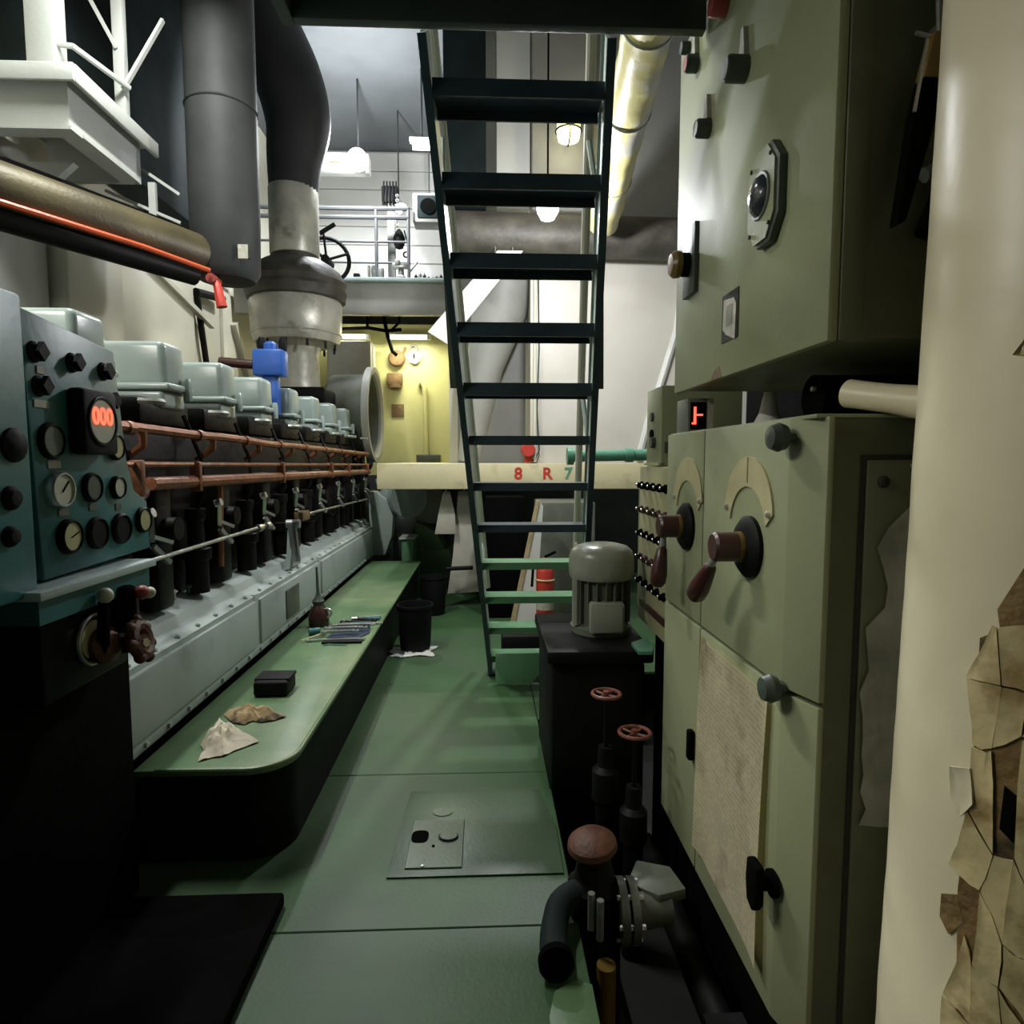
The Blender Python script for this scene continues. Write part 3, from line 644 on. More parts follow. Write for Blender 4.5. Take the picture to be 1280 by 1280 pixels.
obj('tacho_rim', torus(B(), (-1.10,1.905,1.61), (1,0,0), .066, .006, 28, 6), 'black_metal', tb)
obj('dial', cyl(B(), (-1.10,1.905,1.61), (-1.098,1.905,1.61), .064, seg=28), 'dial', tb)
text('red_digits', '000', .066, (-1.0965,1.903,1.622), (R(90),0,R(90)), 'digit', tb, .0008)
for y, z in ((1.71,1.775),(1.86,1.77),(2.005,1.765),(1.72,1.69),(2.03,1.68)):
    k = obj('switch_knob', lathe(B(), [(.028,0),(.026,.006),(.019,.010),(.016,.022),(0,.024)], (-1.15,y,z), (1,0,0), 14), 'rubber', co)
    obj('knob_wing', prism(B(), [(y,z+.026),(y-.022,z),(y,z-.024),(y+.022,z)], 'x', -1.136, -1.122), 'rubber', k)
for y, z, wd in ((1.73,1.732,.03),(1.725,1.645,.055),(1.762,1.488,.05),(1.79,1.358,.045),(1.92,1.362,.035),(2.05,1.355,.03)):
    obj('label_strip', box(B(), -1.15,-1.147, y-wd/2,y+wd/2, z-.010,z+.010), 'tag_white' if z > 1.45 else 'motor_dark', co)
obj('ledge_board', box(B(), -1.24,-1.08, 1.58,2.13, 1.155,1.178, .003), 'teal_pale', co)
obj('ledge_apron', box(B(), -1.24,-1.10, 1.60,2.12, 1.09,1.155), 'teal', co)
obj('lever_plate', box(B(), -1.22,-1.14, 1.66,2.05, .86,1.10, .01), 'black_metal', co)
qd = obj('lever_quadrant', torus(B(), (-1.13,1.86,.985), (1,0,0), .07, .007, 24, 8, 0, 360), 'steel_dull', co)
obj('quadrant_face', cyl(B(), (-1.135,1.86,.985), (-1.13,1.86,.985), .055, seg=24), 'scale_plate', co)
lv = obj('governor_lever', obox(B(), (-1.10,1.85,.95), (-1.08,1.835,1.10), .02, .026, (1,0,0)), 'black', co); obj('ball_knob', ball(B(), (-1.075,1.832,1.118), .022), 'dial', lv)
lv = obj('stop_lever', box(B(), -1.16,-1.07, 1.93,1.99, .98,1.12, .012), 'black', co); obj('red_knob', ball(B(), (-1.055,1.985,1.095), .022), 'red_dull', lv); obj('pale_knob', ball(B(), (-1.055,2.03,1.085), .018), 'dial', lv)
hw = obj('hand_wheel', torus(B(), (-1.05,1.955,.955), (.9,.10,.25), .046, .020, 26, 8), 'rust', co)
for k in range(7):
    u, v, d = frame((.9,.10,.25)); a = R(51.4*k); p = Vector((-1.05,1.955,.955))+(u*math.cos(a)+v*math.sin(a))*.060
    obj('grip_lobe', ball(B(), p, .018, 12), 'rust', hw)
obj('wheel_hub', cyl(B(), (-1.16,1.97,.93), (-1.03,1.94,.95), .026), 'rust', hw)
obj('hub_nut', cyl(B(), (-1.035,1.938,.948), (-1.02,1.934,.952), .014, seg=6), 'scale_plate', hw)
obj('rust_bell', lathe(B(), [(.0,0),(.05,.005),(.055,.04),(.03,.06),(0,.06)], (-1.14,1.885,.955), (1,-.2,.2), 18), 'rust', co)
obj('kick_plate', box(B(), -1.22,-.68, .9,2.08, .001,.05, .012), 'black', co)

# ------------------------------------------------------------------ green step bench along the engine
be = thing('engine_step', 'long green painted step bench running along the crankcase', 'bench', (-1.0,4.5,0))
def round_poly(x0, x1, y0, y1, r):
    P = [(x0,y0)]
    for i in range(9):
        a = R(-90+90*i/8); P.append((x1-r+r*math.cos(a), y0+r+r*math.sin(a)))
    P += [(x1,y1),(x0,y1)]; return P
b = B(); prism(b, round_poly(-1.275,-.72,2.28,7.1,.16), 'z', .355, .38, .005); obj('top_plate', b, 'bench', be)
b = B(); tube(b, [(-1.2,2.29,.376)]+[(x+(-.004),y,.376) for x, y in round_poly(-1.275,-.72,2.285,7.05,.16)[1:-1]], .009, 8); obj('edge_bead', b, 'bench', be)
b = B(); prism(b, round_poly(-1.275,-.75,2.33,7.05,.16), 'z', .001, .354); obj('skirt', b, 'black_metal', be)
obj('end_leg', box(B(), -.77,-.74, 7.06,7.09, -.03,.355), 'stair_green', be)

# crumpled things on the bench
def rag(name, cx, cy, z, sx, sy, h, m, seed, pts=None, rot=0):
    bm = B(); n = 22; rnd = random.Random(seed); g = []
    for i in range(n+1):
        for j in range(n+1):
            u, v = i/n*2-1, j/n*2-1
            a = math.atan2(v, u); ed = 1-.28*abs(noise.noise(Vector((math.cos(a)*1.7, math.sin(a)*1.7, seed))))-.2*abs(math.sin(2.5*a+seed))
            x, y = u*sx*ed, v*sy*ed
            d = max(abs(u), abs(v))
            f = abs(noise.noise(Vector((u*2.3, v*2.3, seed*3.1))))*1.2+.55*abs(noise.noise(Vector((u*5, v*5, seed*1.7))))
            zz = z+.004+h*f*(1-d**3*.75)
            g.append(bm.verts.new((cx+x*math.cos(rot)-y*math.sin(rot), cy+x*math.sin(rot)+y*math.cos(rot), zz)))
    for i in range(n):
        for j in range(n):
            a = i*(n+1)+j; bm.faces.new((g[a], g[a+n+1], g[a+n+2], g[a+1]))
    bmesh.ops.recalc_face_normals(bm, faces=bm.faces)
    bmesh.ops.solidify(bm, geom=bm.faces[:], thickness=.003)
    return obj(name, bm, m, None, 30)
def cloth(name, outline, z, h, m, seed, peak=None):
    bm = B(); P = []
    n0 = len(outline)
    for i in range(n0):
        a, b_ = Vector((*outline[i],0)), Vector((*outline[(i+1) % n0],0))
        for t in (0,.25,.5,.75): P.append(a.lerp(b_, t))
    c = Vector((*peak,0)) if peak else sum(P, Vector())/len(P)
    R_ = []
    for s in (1,.86,.72,.58,.44,.3,.16):
        ring = []
        for i, p in enumerate(P):
            q = c.lerp(p, s)
            f = abs(noise.noise(Vector((q.x*13, q.y*13, seed))))+.5*abs(noise.noise(Vector((q.x*28, q.y*28, seed+4))))
            zz = z+.003+h*(1-s**2.2)*(.35+1.1*f)+.012*abs(noise.noise(Vector((i*.7,seed,0))))
            ring.append(bm.verts.new((q.x,q.y,zz)))
        R_.append(ring)
    mid = bm.verts.new((c.x,c.y,z+h*.8)); m_ = len(P)
    for a, b_ in zip(R_, R_[1:]):
        for i in range(m_): bm.faces.new((a[i],a[(i+1)%m_],b_[(i+1)%m_],b_[i]))
    for i in range(m_): bm.faces.new((R_[-1][i],R_[-1][(i+1)%m_],mid))
    bmesh.ops.recalc_face_normals(bm, faces=bm.faces)
    bmesh.ops.solidify(bm, geom=bm.faces[:], thickness=.0025)
    return obj(name, bm, m, None, 40)
tag(cloth('cleaning_rag', [(-1.07, 2.34), (-1.03, 2.37), (-0.99, 2.38), (-0.97, 2.42), (-0.9, 2.5), (-0.97, 2.55), (-1.08, 2.65), (-1.13, 2.68), (-1.12, 2.48), (-1.08, 2.42)], .382,.075,'rag',4,(-1.06,2.53)), 'crumpled off-white cleaning rag near the bench end', 'rag')
tag(cloth('oily_rag', [(-1.15, 2.78), (-1.15, 2.83), (-1.09, 2.86), (-1.01, 2.82), (-0.97, 2.83), (-0.87, 2.75), (-0.91, 2.71), (-0.96, 2.69), (-1.0, 2.71), (-1.02, 2.67), (-1.08, 2.69)], .382,.06,'cardboard',9), 'stained brown rag lying between white rag and black pouch', 'rag')
pc = thing('black_pouch', 'small black tool pouch on the green bench', 'pouch', (-1.03,3.12,.381))
obj('pouch_body', box(B(), -1.10,-.94, 2.99,3.14, .381,.455, .014, 3), 'rubber', pc); obj('flap', box(B(), -1.103,-.937, 3.02,3.145, .445,.462, .006), 'rubber', pc)
oc = thing('oil_can', 'dark red oil can with a tall green spout beside the crankcase', 'oil can', (-1.14,4.32,.381))
obj('can_body', lathe(B(), [(.0,0),(.062,0),(.068,.01),(.068,.07),(.055,.11),(.035,.14),(.0,.145)], (-1.13,4.32,.381)), 'maroon', oc)
obj('spout', lathe(B(), [(.034,0),(.042,.03),(.02,.06),(.011,.09),(.007,.26),(0,.262)], (-1.13,4.32,.52), (-.03,0,1), 12), 'dark_knob', oc)
obj('handle', torus(B(), (-1.07,4.30,.47), (0,1,0), .03, .007, 14, 6), 'steel', oc)
# hand tools laid across the bench
def wrench(x0, x1, y, dy, wd, m, label, head=True, z=.388, hm=None):
    t = thing('spanner' if head else 'steel_bar', label, 'tool', ((x0+x1)/2,y,.381), 'hand tools laid on the green bench')
    obj('shank', obox(B(), (x0,y,z), (x1,y+dy,z), wd, .010), m, t)
    if head:
        for x, yy, s in ((x0,y,1),(x1,y+dy,-1)):
            obj('jaw', torus(B(), (x-s*.006,yy,z), (0,0,1), wd*.75, wd*.34, 14, 6, 40, 320), hm or m, t)
    return t
wrench(-1.08,-.78,3.93,.02,.022,'steel','long steel spanner laid across bench, first past the black pouch')
wrench(-1.00,-.76,3.89,.01,.05,'black_metal','flat black bar tucked under long steel spanner',False)
tag(cloth('tool_cloth', [(-1.00,3.99),(-.80,3.97),(-.75,4.10),(-.77,4.24),(-.95,4.26),(-.99,4.16)], .3805,.006,'tool_blue',31), 'dark blue tool cloth spread under the middle tools', 'cloth')
wrench(-1.02,-.80,4.13,.01,.024,'steel','broad bright spanner lying on the dark blue cloth',z=.412)
wrench(-.99,-.76,4.20,.02,.020,'steel_dull','dull spanner at the far edge of the dark blue cloth',z=.412)
wrench(-.97,-.79,4.38,.01,.026,'black_metal','black ring spanner between blue grips and bright socket')
wrench(-1.02,-.84,4.04,.02,.022,'steel','short bright spanner at the near edge of the dark blue cloth',z=.412)
wrench(-.98,-.73,4.33,.01,.020,'steel','bright spanner farthest along the bench beyond the blue grips')
wrench(-1.05,-.86,4.22,.03,.014,'steel_dull','slim dull spanner beside the oil can')
tag(obj('screwdriver', tube(B(), [(-1.13,3.90,.395),(-1.05,4.04,.395),(-1.03,4.08,.395)], [.005,.006,.012], 8), 'scale_plate'), 'short brass punch lying slantwise by the crankcase foot', 'tool')
for i, (x, y, l) in enumerate(((-.90,4.30,'blue gripped pliers beside the farthest bright spanner'),(-.86,4.47,'second blue gripped pliers beyond the bright socket'))):
    t = thing('pliers', l, 'tool', (x,y,.381), 'blue gripped pliers on the bench')
    for s in (-1,1): obj('grip', tube(B(), [(x,y,.392),(x+.05,y+s*.018,.392),(x+.12,y+s*.024,.392)], .010, 8), 'teal', t)
    obj('jaws', prism(B(), [(x-.06,y-.005),(x-.06,y+.005),(x,y+.02),(x,y-.02)], 'z', .386, .398), 'steel', t)
tag(obj('socket_roll', cyl(B(), (-1.13,4.07,.403), (-1.07,4.10,.403), .022), 'teal'), 'dark teal rolled pouch beside the brass punch', 'pouch')
tag(obj('steel_nut', lathe(B(), [(.018,0),(.022,.003),(.022,.02),(.012,.022)], (-1.10,4.14,.381), seg=6), 'steel'), 'large bright nut beside the oil can foot', 'nut')
tag(obj('steel_socket', cyl(B(), (-.93,4.42,.397), (-.89,4.42,.397), .016), 'steel'), 'bright steel socket among the far tools', 'tool')
tag(obj('dark_spanner', obox(B(), (-.90,4.44,.389), (-.76,4.42,.389), .03, .014), 'black_metal'), 'black spanner lying past the bright socket', 'tool')
tag(obj('wire_offcut', tube(B(), [(-.98,3.83,.386),(-.95,3.85,.386),(-.90,3.835,.386),(-.84,3.83,.386)], .004, 6), 'green_pipe'), 'pale green wire offcut before the flat black bar', 'wire')

# black bucket on a white cloth, second bucket further back
def bucket(x, y, z, r, h, label, group=None):
    t = thing('bucket', label, 'bucket', (x,y,z))
    obj('shell', lathe(B(), [(r*.86,0),(r*.88,.005),(r,h),(r*1.04,h),(r*1.04,h-.02),(r*.97,h-.02),(r*.96,h-.005),(r*.84,.01),(0,.01)], (x,y,z), seg=30), 'rubber', t)
    obj('handle', torus(B(), (x,y,z+h-.02), (0,1,.3), r*1.03, .004, 24, 6, 0, 180), 'black_metal', t)
    return t
bucket(-.555,4.99,.026,.135,.345,'black plastic bucket standing on a white cloth by the bench')
tag(rag('floor_cloth', -.58,4.93,.0015,.20,.15,.03,'white',14), 'white cloth spread on the green floor under the bucket', 'cloth')
bucket(-.52,6.32,-.028,.13,.38,'second black bucket under the hanging canvas')
tag(obj('broom_handle', cyl(B(), (-.40,6.44,.40), (-.13,6.50,.40), .022), 'black_metal'), 'short dark handle sticking out past the second bucket', 'handle')
# hanging canvas aprons below the beam
def canvas(pts, y, label, strings):
    b = B(); n = len(pts)
    prism(b, pts, 'y', y, y+.02, .004)
    t = thing('canvas_apron', label, 'canvas', (pts[0][0],y,pts[0][1])); obj('cloth', b, 'canvas', t)
    for s in strings: obj('string', tube(B(), s, .008, 6), 'tag_white', t)
canvas([(-.43,1.18),(-.36,1.18),(-.31,.95),(-.30,.74),(-.52,.74),(-.48,.95)],6.56,'small pale canvas apron hanging from the cream beam',[[(-.40,6.57,1.17),(-.40,6.49,1.23)]])
canvas([(-.28,1.18),(-.18,1.18),(-.12,.6),(-.07,.12),(-.40,.10),(-.34,.5)],6.64,'long pale canvas apron reaching near the floor behind small apron',[[(-.22,6.65,1.17),(-.21,6.50,1.23)]])
gb = thing('green_machine', 'green painted pump bed past the end of the bench', 'machine', (-.95,7.6,-.03))
obj('bed', box(B(), -.88,-.42, 7.72,8.4, -.029,.42, .02), 'bench', gb)
obj('sloping_guard', prism(B(), [(-.87,.42),(-.5,.42),(-.6,.62),(-.85,.75)], 'y', 7.8, 8.3), 'bench', gb)
obj('motor_box', box(B(), -.86,-.56, 8.0,8.4, .70,1.18, .03), 'canvas', gb)
obj('post', box(B(), -.96,-.82, 7.30,7.6, -.029,.60, .02), 'stair_green', gb)
obj('cap_plate', box(B(), -.98,-.80, 7.27,7.62, .601,.62), 'white', gb)

# ------------------------------------------------------------------ ship's ladder
mat('tread', (.026,.044,.056), .36, var=.2, scale=6, bump=.03, bscale=50)  # navy tint bakes silhouette and haze glare of the upper treads into colour
st = thing('ship_ladder', 'steep steel ladder with dark open treads rising over the walkway', 'stairs', (.27,4.4,0))
def sp(k, side=0, off=0, n=0):     # a point on the stringer line: k treads down from the top, n metres off the slope
    return Vector((.125+.020*k+side*.315+off, 2.425+.173*k+n*.813, 2.815-.2414*k+n*.582))
for k in range(0, 12):
    p = sp(k); b = B(); lp_ = .048 if k < 5 else .030
    box(b, p.x-.305, p.x+.305, p.y-.075, p.y+.095, p.z-.012, p.z+.012)
    box(b, p.x-.305, p.x+.305, p.y-.075, p.y-.066, p.z-lp_, p.z-.012); box(b, p.x-.305, p.x+.305, p.y+.086, p.y+.095, p.z-lp_, p.z-.012)
    obj('tread', b, 'stair_green' if k > 7 else 'tread', st, 0)  # lower treads get a greener paint for the light they catch
for s in (-1, 1):
    q = obj('stringer', obox(B(), sp(-.6,s), sp(11.55,s), .012, .15), 'stair_pale', st)
    obj('flange', obox(B(), sp(-.6,s,s*.004,-.078), sp(11.5,s,s*.004,-.078), .03, .010), 'tread', q)  # near edge coloured dark for shade; lit inner faces use the pale paint
    obj('flange', obox(B(), sp(-.6,s,s*.004,.078), sp(11.5,s,s*.004,.078), .03, .008), 'stair_pale', q)
    hr = obj('hand_rail', tube(B(), [sp(-.6,s,0,.42), sp(10.2,s,0,.42)], .021, 10), 'cream', st)
    for k in (1.5, 5.5, 9.5): obj('rail_post', cyl(B(), sp(k,s,s*.012,.05), sp(k-.8,s,0,.42), .014, seg=8), 'stair_pale', hr)
    b = B(); prism(b, [(sp(1.2).y,sp(1.2).z),(sp(1.2).y+.12,sp(1.2).z+.1),(sp(3.95).y+.06,sp(3.95).z+.05),(sp(3.95).y,sp(3.95).z-.02)], 'x', .012, .05)
    for v in b.verts:
        t = max(0,min(1,(v.co.y-sp(1.2).y)/.45)); k_ = (v.co.y-2.425)/.173
        v.co.x = sp(k_,s).x+s*(.012 if v.co.x < .02 else .014+.040*t)
    bmesh.ops.recalc_face_normals(b, faces=b.faces); obj('side_guard', b, 'motor_dark', st)
    b = B(); box(b, sp(11.5,s).x-.03, sp(11.5,s).x+.03, sp(11.5,s).y-.06, sp(11.5,s).y+.06, .0005, .012); obj('foot_plate', b, 'tread', st)
b = B(); prism(b, [(.065,.012),(.30,.012),(.375,.08),(.375,.205),(.065,.205)], 'y', 4.15, 4.17, .004)
for v in b.verts: v.co.y += (v.co.z)*.25
ll = tag(obj('kick_plate', b, 'stair_green'), 'green kick plate with a clipped corner at the ladder foot', 'plate')

ld = thing('upper_landing', 'dark steel landing overhead at the top of the ladder', 'platform', (.2,1,3.0))
obj('deck_plate', box(B(), -.62,.74, -1.4,2.22, 3.06,3.08), 'landing', ld)
obj('edge_beam', box(B(), -.62,.74, 2.22,2.26, 2.925,3.10, .004), 'landing', ld)
for y in (.2,1.2,2.0): obj('cross_beam', box(B(), -.62,.74, y,y+.05, 2.98,3.06), 'landing', ld)
obj('side_beam', box(B(), -.66,-.62, -1.4,2.26, 2.925,3.10), 'landing', ld)
for x in (-.64,): obj('hanger_post', cyl(B(), (x,2.2,3.10), (x,2.2,6.3), .03), 'landing', ld)
obj('hanger_post', cyl(B(), (.70,2.2,3.10), (.70,2.2,6.3), .03), 'landing', ld)

# ------------------------------------------------------------------ beyond the ladder, upper part
bl = thing('bulb_lamp', 'glaring round bulb lamp hanging behind the ladder', 'lamp', (.48,5.0,3.39))
obj('bulb', lathe(B(), [(.0,-.085),(.05,-.07),(.08,-.02),(.085,.02),(.06,.07),(.035,.10)], (.48,5.0,3.39), seg=20), 'lamp_white', bl)
obj('holder', cyl(B(), (.48,5.0,3.485), (.48,5.0,3.56), .045), 'black_metal', bl)
obj('cord', cyl(B(), (.48,5.0,3.56), (.48,5.0,6.3), .008, seg=6), 'black', bl)
light('POINT', 'bulb_light', (.48,5.0,3.27), 150, (.95,.97,1), .07, parent=bl)
tag(obj('overhead_pipe', cyl(B(), (-.30,6.2,3.62), (2.38,6.2,3.58), .19, seg=24), 'lag_dark'), 'dark brown lagged pipe crossing behind the bulb lamp', 'pipe')
lp = thing('lagged_pipe', 'silver and yellow lagged pipe slanting up beside the upper cabinet', 'pipe', (1.0,4.6,3.6))
def lag(p0, p1, r, n, amp, sd):
    p0, p1 = Vector(p0), Vector(p1); b = B()
    tube(b, [p0+(p1-p0)*i/n for i in range(n+1)], r, 28)
    d = (p1-p0).normalized()
    for v in b.verts:
        q = v.co-p0; rad = q-d*q.dot(d)
        v.co += rad.normalized()*amp*noise.noise(v.co*6+Vector((sd,0,0)))
    return b
P0, P1 = Vector((.90,3.2,4.0)), Vector((1.02,5.6,3.65))
obj('lagging', lag((.87,3.2,3.93), (1.035,5.75,3.58), .14, 40, .012, 1), 'lag_yellow', lp)
for t in (.18,.45,.75):
    p = Vector((.87,3.2,3.93)).lerp(Vector((1.035,5.75,3.58)), t); obj('band', torus(B(), p, (.165,2.55,-.35), .143, .008, 28, 6), 'steel_dull', lp)
obj('torn_flap', box(B(), .80,.83, 4.3,4.5, 3.73,3.84, .006), 'lag_dark', lp)
obj('hanger', cyl(B(), (.935,4.2,3.9), (.935,4.2,6.3), .015, seg=8), 'steel_dull', lp)
tag(obj('dark_locker', box(B(), -.40,.02, 6.6,7.1, 3.95,6.29, .02), 'dark_teal'), 'tall dark blue locker standing high behind the ladder', 'locker')
tag(obj('white_locker', box(B(), .12,.46, 6.62,6.9, 4.05,6.0, .02), 'white'), 'tall white locker next to the dark locker behind ladder', 'locker')
tag(obj('upright_pipe', cyl(B(), (.985,6.2,4.0), (.985,6.2,6.29), .042), 'cream'), 'pinkish upright pipe behind the ladder top', 'pipe')
yl = thing('lantern', 'glowing yellow lantern high behind the ladder', 'lamp', (.80,6.3,4.6))
obj('globe', lathe(B(), [(.0,0),(.10,.02),(.115,.10),(.11,.2),(.0,.22)], (.80,6.3,4.50), seg=20), 'lamp_yellow', yl)
obj('cage', torus(B(), (.80,6.3,4.60), (0,0,1), .122, .008), 'black_metal', yl); obj('cage', torus(B(), (.80,6.3,4.60), (1,0,0), .125, .006), 'black_metal', yl)
obj('bracket', cyl(B(), (.80,6.3,4.72), (.80,6.44,4.85), .03), 'black_metal', yl)
light('POINT', 'lantern_light', (.80,6.12,4.55), 6, (1,.9,.5), .08, parent=yl)
wbd = thing('white_board', 'tilted white sheet hanging beside the ladder under the dark pipe', 'board', (0,6.0,2.6))
obj('sheet', prism(B(), [(-.52,2.67),(-.34,2.56),(.35,3.40),(.12,3.40)], 'y', 6.0, 6.03), 'white', wbd)
for x_, z_ in ((.10,3.34),(.26,3.34)): obj('hanger_wire', tube(B(), [(x_,6.03,z_),(x_,6.09,3.46)], .006, 6), 'steel_dull', wbd)
vh = thing('vent_trunk', 'grey tapered vent trunk slanting down behind the ladder', 'duct', (.1,7.0,2.5))
obj('trunk', tube(B(), [(.25,7.1,3.6),(.16,7.1,3.1),(0,7.1,2.5),(-.18,7.1,1.48)], [.34,.30,.20,.12], 20), 'sheet_grey', vh)
cd = thing('wall_conduit', 'thin cream conduit on the hull plating corner behind the ladder', 'conduit', (.48,6.44,1.6))
obj('pipe', cyl(B(), (.50,6.45,1.48), (.50,6.45,3.36), .018, seg=8), 'cream', cd); obj('cable', tube(B(), [(.53,6.45,3.3),(.54,6.45,2.6),(.52,6.45,2.0),(.545,6.45,1.6),(.50,6.44,1.50),(.42,6.44,1.475)], .008, 6), 'dark_knob', cd)
rb = thing('alarm_bell', 'small red alarm sounder on the hull corner behind the ladder', 'alarm', (.43,6.42,1.56))
obj('horn', lathe(B(), [(.03,0),(.06,.02),(.075,.08),(.06,.11),(0,.11)], (.43,6.48,1.60), (0,-1,0), 18), 'red', rb); obj('base', box(B(), .39,.47, 6.42,6.48, 1.475,1.55, .008), 'red', rb)
gpz = thing('green_pipe', 'horizontal green pipe with a flanged end behind the ladder', 'pipe', (1.0,5.0,1.53))
obj('pipe', cyl(B(), (.68,5.0,1.53), (2.39,5.0,1.56), .045), 'green_pipe', gpz); obj('end_flange', cyl(B(), (.64,5.0,1.53), (.69,5.0,1.53), .068, seg=20), 'green_pipe', gpz)
obj('coupling', cyl(B(), (1.10,5.0,1.538), (1.16,5.0,1.538), .055), 'green_pipe', gpz)

# ------------------------------------------------------------------ beyond the ladder, floor level
tag(obj('dark_switch_box', box(B(), .0,.38, 6.1,6.6, -.029,1.15, .02), 'black'), 'dark locker standing behind the ladder treads', 'locker')
tag(obj('grey_locker', box(B(), .48,1.0, 5.75,6.3, -.029,1.12, .02), 'motor_dark'), 'grey brown locker standing beside the leaning plank', 'locker')
pl = thing('leaning_plank', 'white plank with a bare wood edge leaning behind the ladder', 'plank', (.33,5.5,-.03))
obj('face', prism(B(), [(.235,-.028),(.43,-.028),(.50,1.10),(.47,1.15)], 'y', 5.5, 5.53), 'white', pl)
obj('wood_edge', prism(B(), [(.195,-.028),(.235,-.028),(.47,1.15),(.44,1.15)], 'y', 5.49, 5.54), 'wood', pl)
fe = thing('fire_extinguisher', 'red fire extinguisher with a white label standing behind the ladder', 'fire extinguisher', (.50,5.3,.001))
obj('cylinder', lathe(B(), [(.07,0),(.075,.01),(.075,.44),(.06,.49),(.025,.52),(.025,.55)], (.50,5.3,.13), seg=22), 'red', fe)
obj('label', lathe(B(), [(.0757,.12),(.0757,.22)], (.50,5.3,.13), seg=22), 'tag_white', fe); obj('strap', torus(B(), (.50,5.3,.50), (0,0,1), .077, .008, 22, 6), 'scale_plate', fe)
obj('handle', obox(B(), (.50,5.3,.69), (.58,5.24,.74), .02, .02), 'black', fe); obj('stand', box(B(), .40,.60, 5.2,5.38, .001,.13, .01), 'maroon', fe)
obj('hose', tube(B(), [(.50,5.3,.66),(.40,5.26,.66),(.385,5.24,.45)], .012, 8), 'black', fe)
tag(rag('floor_sack', .29,5.05,.001,.14,.12,.16,'canvas',21), 'pale sack lying on the floor under the lowest treads', 'sack')
tag(obj('black_tray', box(B(), .12,.52, 4.75,4.92, .001,.17, .02), 'black_metal'), 'black tray on the floor under the lowest treads', 'tray')

# ------------------------------------------------------------------ pump unit and valves in the pit
pu = thing('pump_unit', 'grey green vertical electric motor mounted on a black pump block', 'pump', (.57,3.1,-.5))
obj('pump_block', box(B(), .29,.72, 2.78,3.42, -.499,.60, .03), 'black_metal', pu)
obj('bed_plate', box(B(), .27,.745, 2.74,3.46, .60,.66, .012), 'black_metal', pu)
obj('motor_body', lathe(B(), [(.15,.66),(.15,.69),(.12,.70),(.12,.93)], (.57,3.1,0), seg=28), 'motor_dark', pu)
for k in range(20):
    a = R(18*k); obj('cooling_fin', obox(B(), (.57+.128*math.cos(a),3.1+.128*math.sin(a),.71), (.57+.128*math.cos(a),3.1+.128*math.sin(a),.92), .005, .03, (math.cos(a),math.sin(a),0)), 'motor_dark', pu)
obj('fan_cowl', lathe(B(), [(.135,.925),(.150,.925),(.158,.94),(.160,.98),(.158,1.03),(.148,1.06),(.125,1.08),(.08,1.092),(0,1.095)], (.57,3.1,0), seg=36), 'motor', pu)
tbx = obj('terminal_box', box(B(), .49,.655, 2.93,3.0, .68,.83, .015), 'motor', pu); obj('lid', box(B(), .50,.645, 2.918,2.93, .69,.82, .008), 'motor', tbx)
obj('cable_gland', cyl(B(), (.44,3.05,.70), (.44,3.05,.95), .02, seg=8), 'motor', pu)
obj('corner_bracket', prism(B(), [(.66,2.68),(.72,2.68),(.745,2.75),(.745,2.9),(.66,2.82)], 'z', .661, .675), 'green_pipe', pu)
def valve(x, y, z, r, label, m='wheel_red', tilt=(0,0,1), zb=-.499):
    t = thing('wheel_valve', label, 'valve', (x,y,zb))
    obj('hand_wheel', torus(B(), (x,y,z), tilt, r, .008, 26, 8), m, t)
    u, v, d = frame(tilt)
    for k in range(4):
        a = R(45+90*k); e = (u*math.cos(a)+v*math.sin(a))*r
        obj('spoke', cyl(B(), Vector((x,y,z))-d*.004, Vector((x,y,z))+e, .005, seg=6), m, t)
    obj('hub', cyl(B(), Vector((x,y,z))-d*.015, Vector((x,y,z))+d*.012, .014, seg=10), m, t)
    obj('stem', cyl(B(), (x,y,z-.01), (x,y,z-.22), .009, seg=8), 'black_metal', t)
    obj('bonnet', lathe(B(), [(.055,0),(.055,.02),(.035,.04),(.03,.12),(0,.12)], (x,y,z-.34), seg=16), 'black_metal', t)
    obj('body', lathe(B(), [(.04,zb-(z-.34)),(.04,-.12),(.055,-.10),(.055,0),(.04,0)], (x,y,z-.34), seg=16), 'black_metal', t)
    return t
valve(.49,2.52,.55,.056,'rusty red wheel valve close to the pump block')
valve(.585,2.42,.43,.060,'pale red wheel valve rising beside the lower cabinet')
vb = thing('flanged_valve', 'grey flanged valve with a domed rusty cap beside the walkway', 'valve', (.42,1.98,-.5))
obj('dome_cap', lathe(B(), [(.078,0),(.084,.010),(.080,.028),(.060,.045),(.03,.056),(0,.058)], (.355,2.03,.205), (-.12,-.1,1), 28), 'rust', vb)
obj('bonnet', lathe(B(), [(.09,-.69),(.09,-.1),(.07,-.08),(.05,0)], (.36,2.02,.19), seg=20), 'black_metal', vb)
obj('flange', cyl(B(), (.43,1.98,.02), (.455,1.98,.02), .10, seg=24), 'motor_dark', vb); obj('flange', cyl(B(), (.465,1.98,.02), (.49,1.98,.02), .10, seg=24), 'motor_dark', vb)
obj('outlet', cyl(B(), (.49,1.98,.02), (.60,2.0,.02), .06), 'motor_dark', vb); obj('outlet_block', prism(B(), [(.47,2.02),(.53,2.14),(.64,2.10),(.66,1.98),(.56,1.95)], 'z', .05, .09, .008), 'motor_dark', vb)
for k in range(6):
    a = R(60*k); obj('flange_bolt', cyl(B(), (.42,1.98+.082*math.cos(a),.02+.082*math.sin(a)), (.505,1.98+.082*math.cos(a),.02+.082*math.sin(a)), .010, seg=6), 'steel', vb)
obj('stem_stud', cyl(B(), (.33,1.90,.02), (.33,1.90,.14), .012, seg=8), 'steel_dull', vb)
obj('stem_stud', cyl(B(), (.355,1.88,.0), (.355,1.88,.13), .012, seg=8), 'steel_dull', vb)
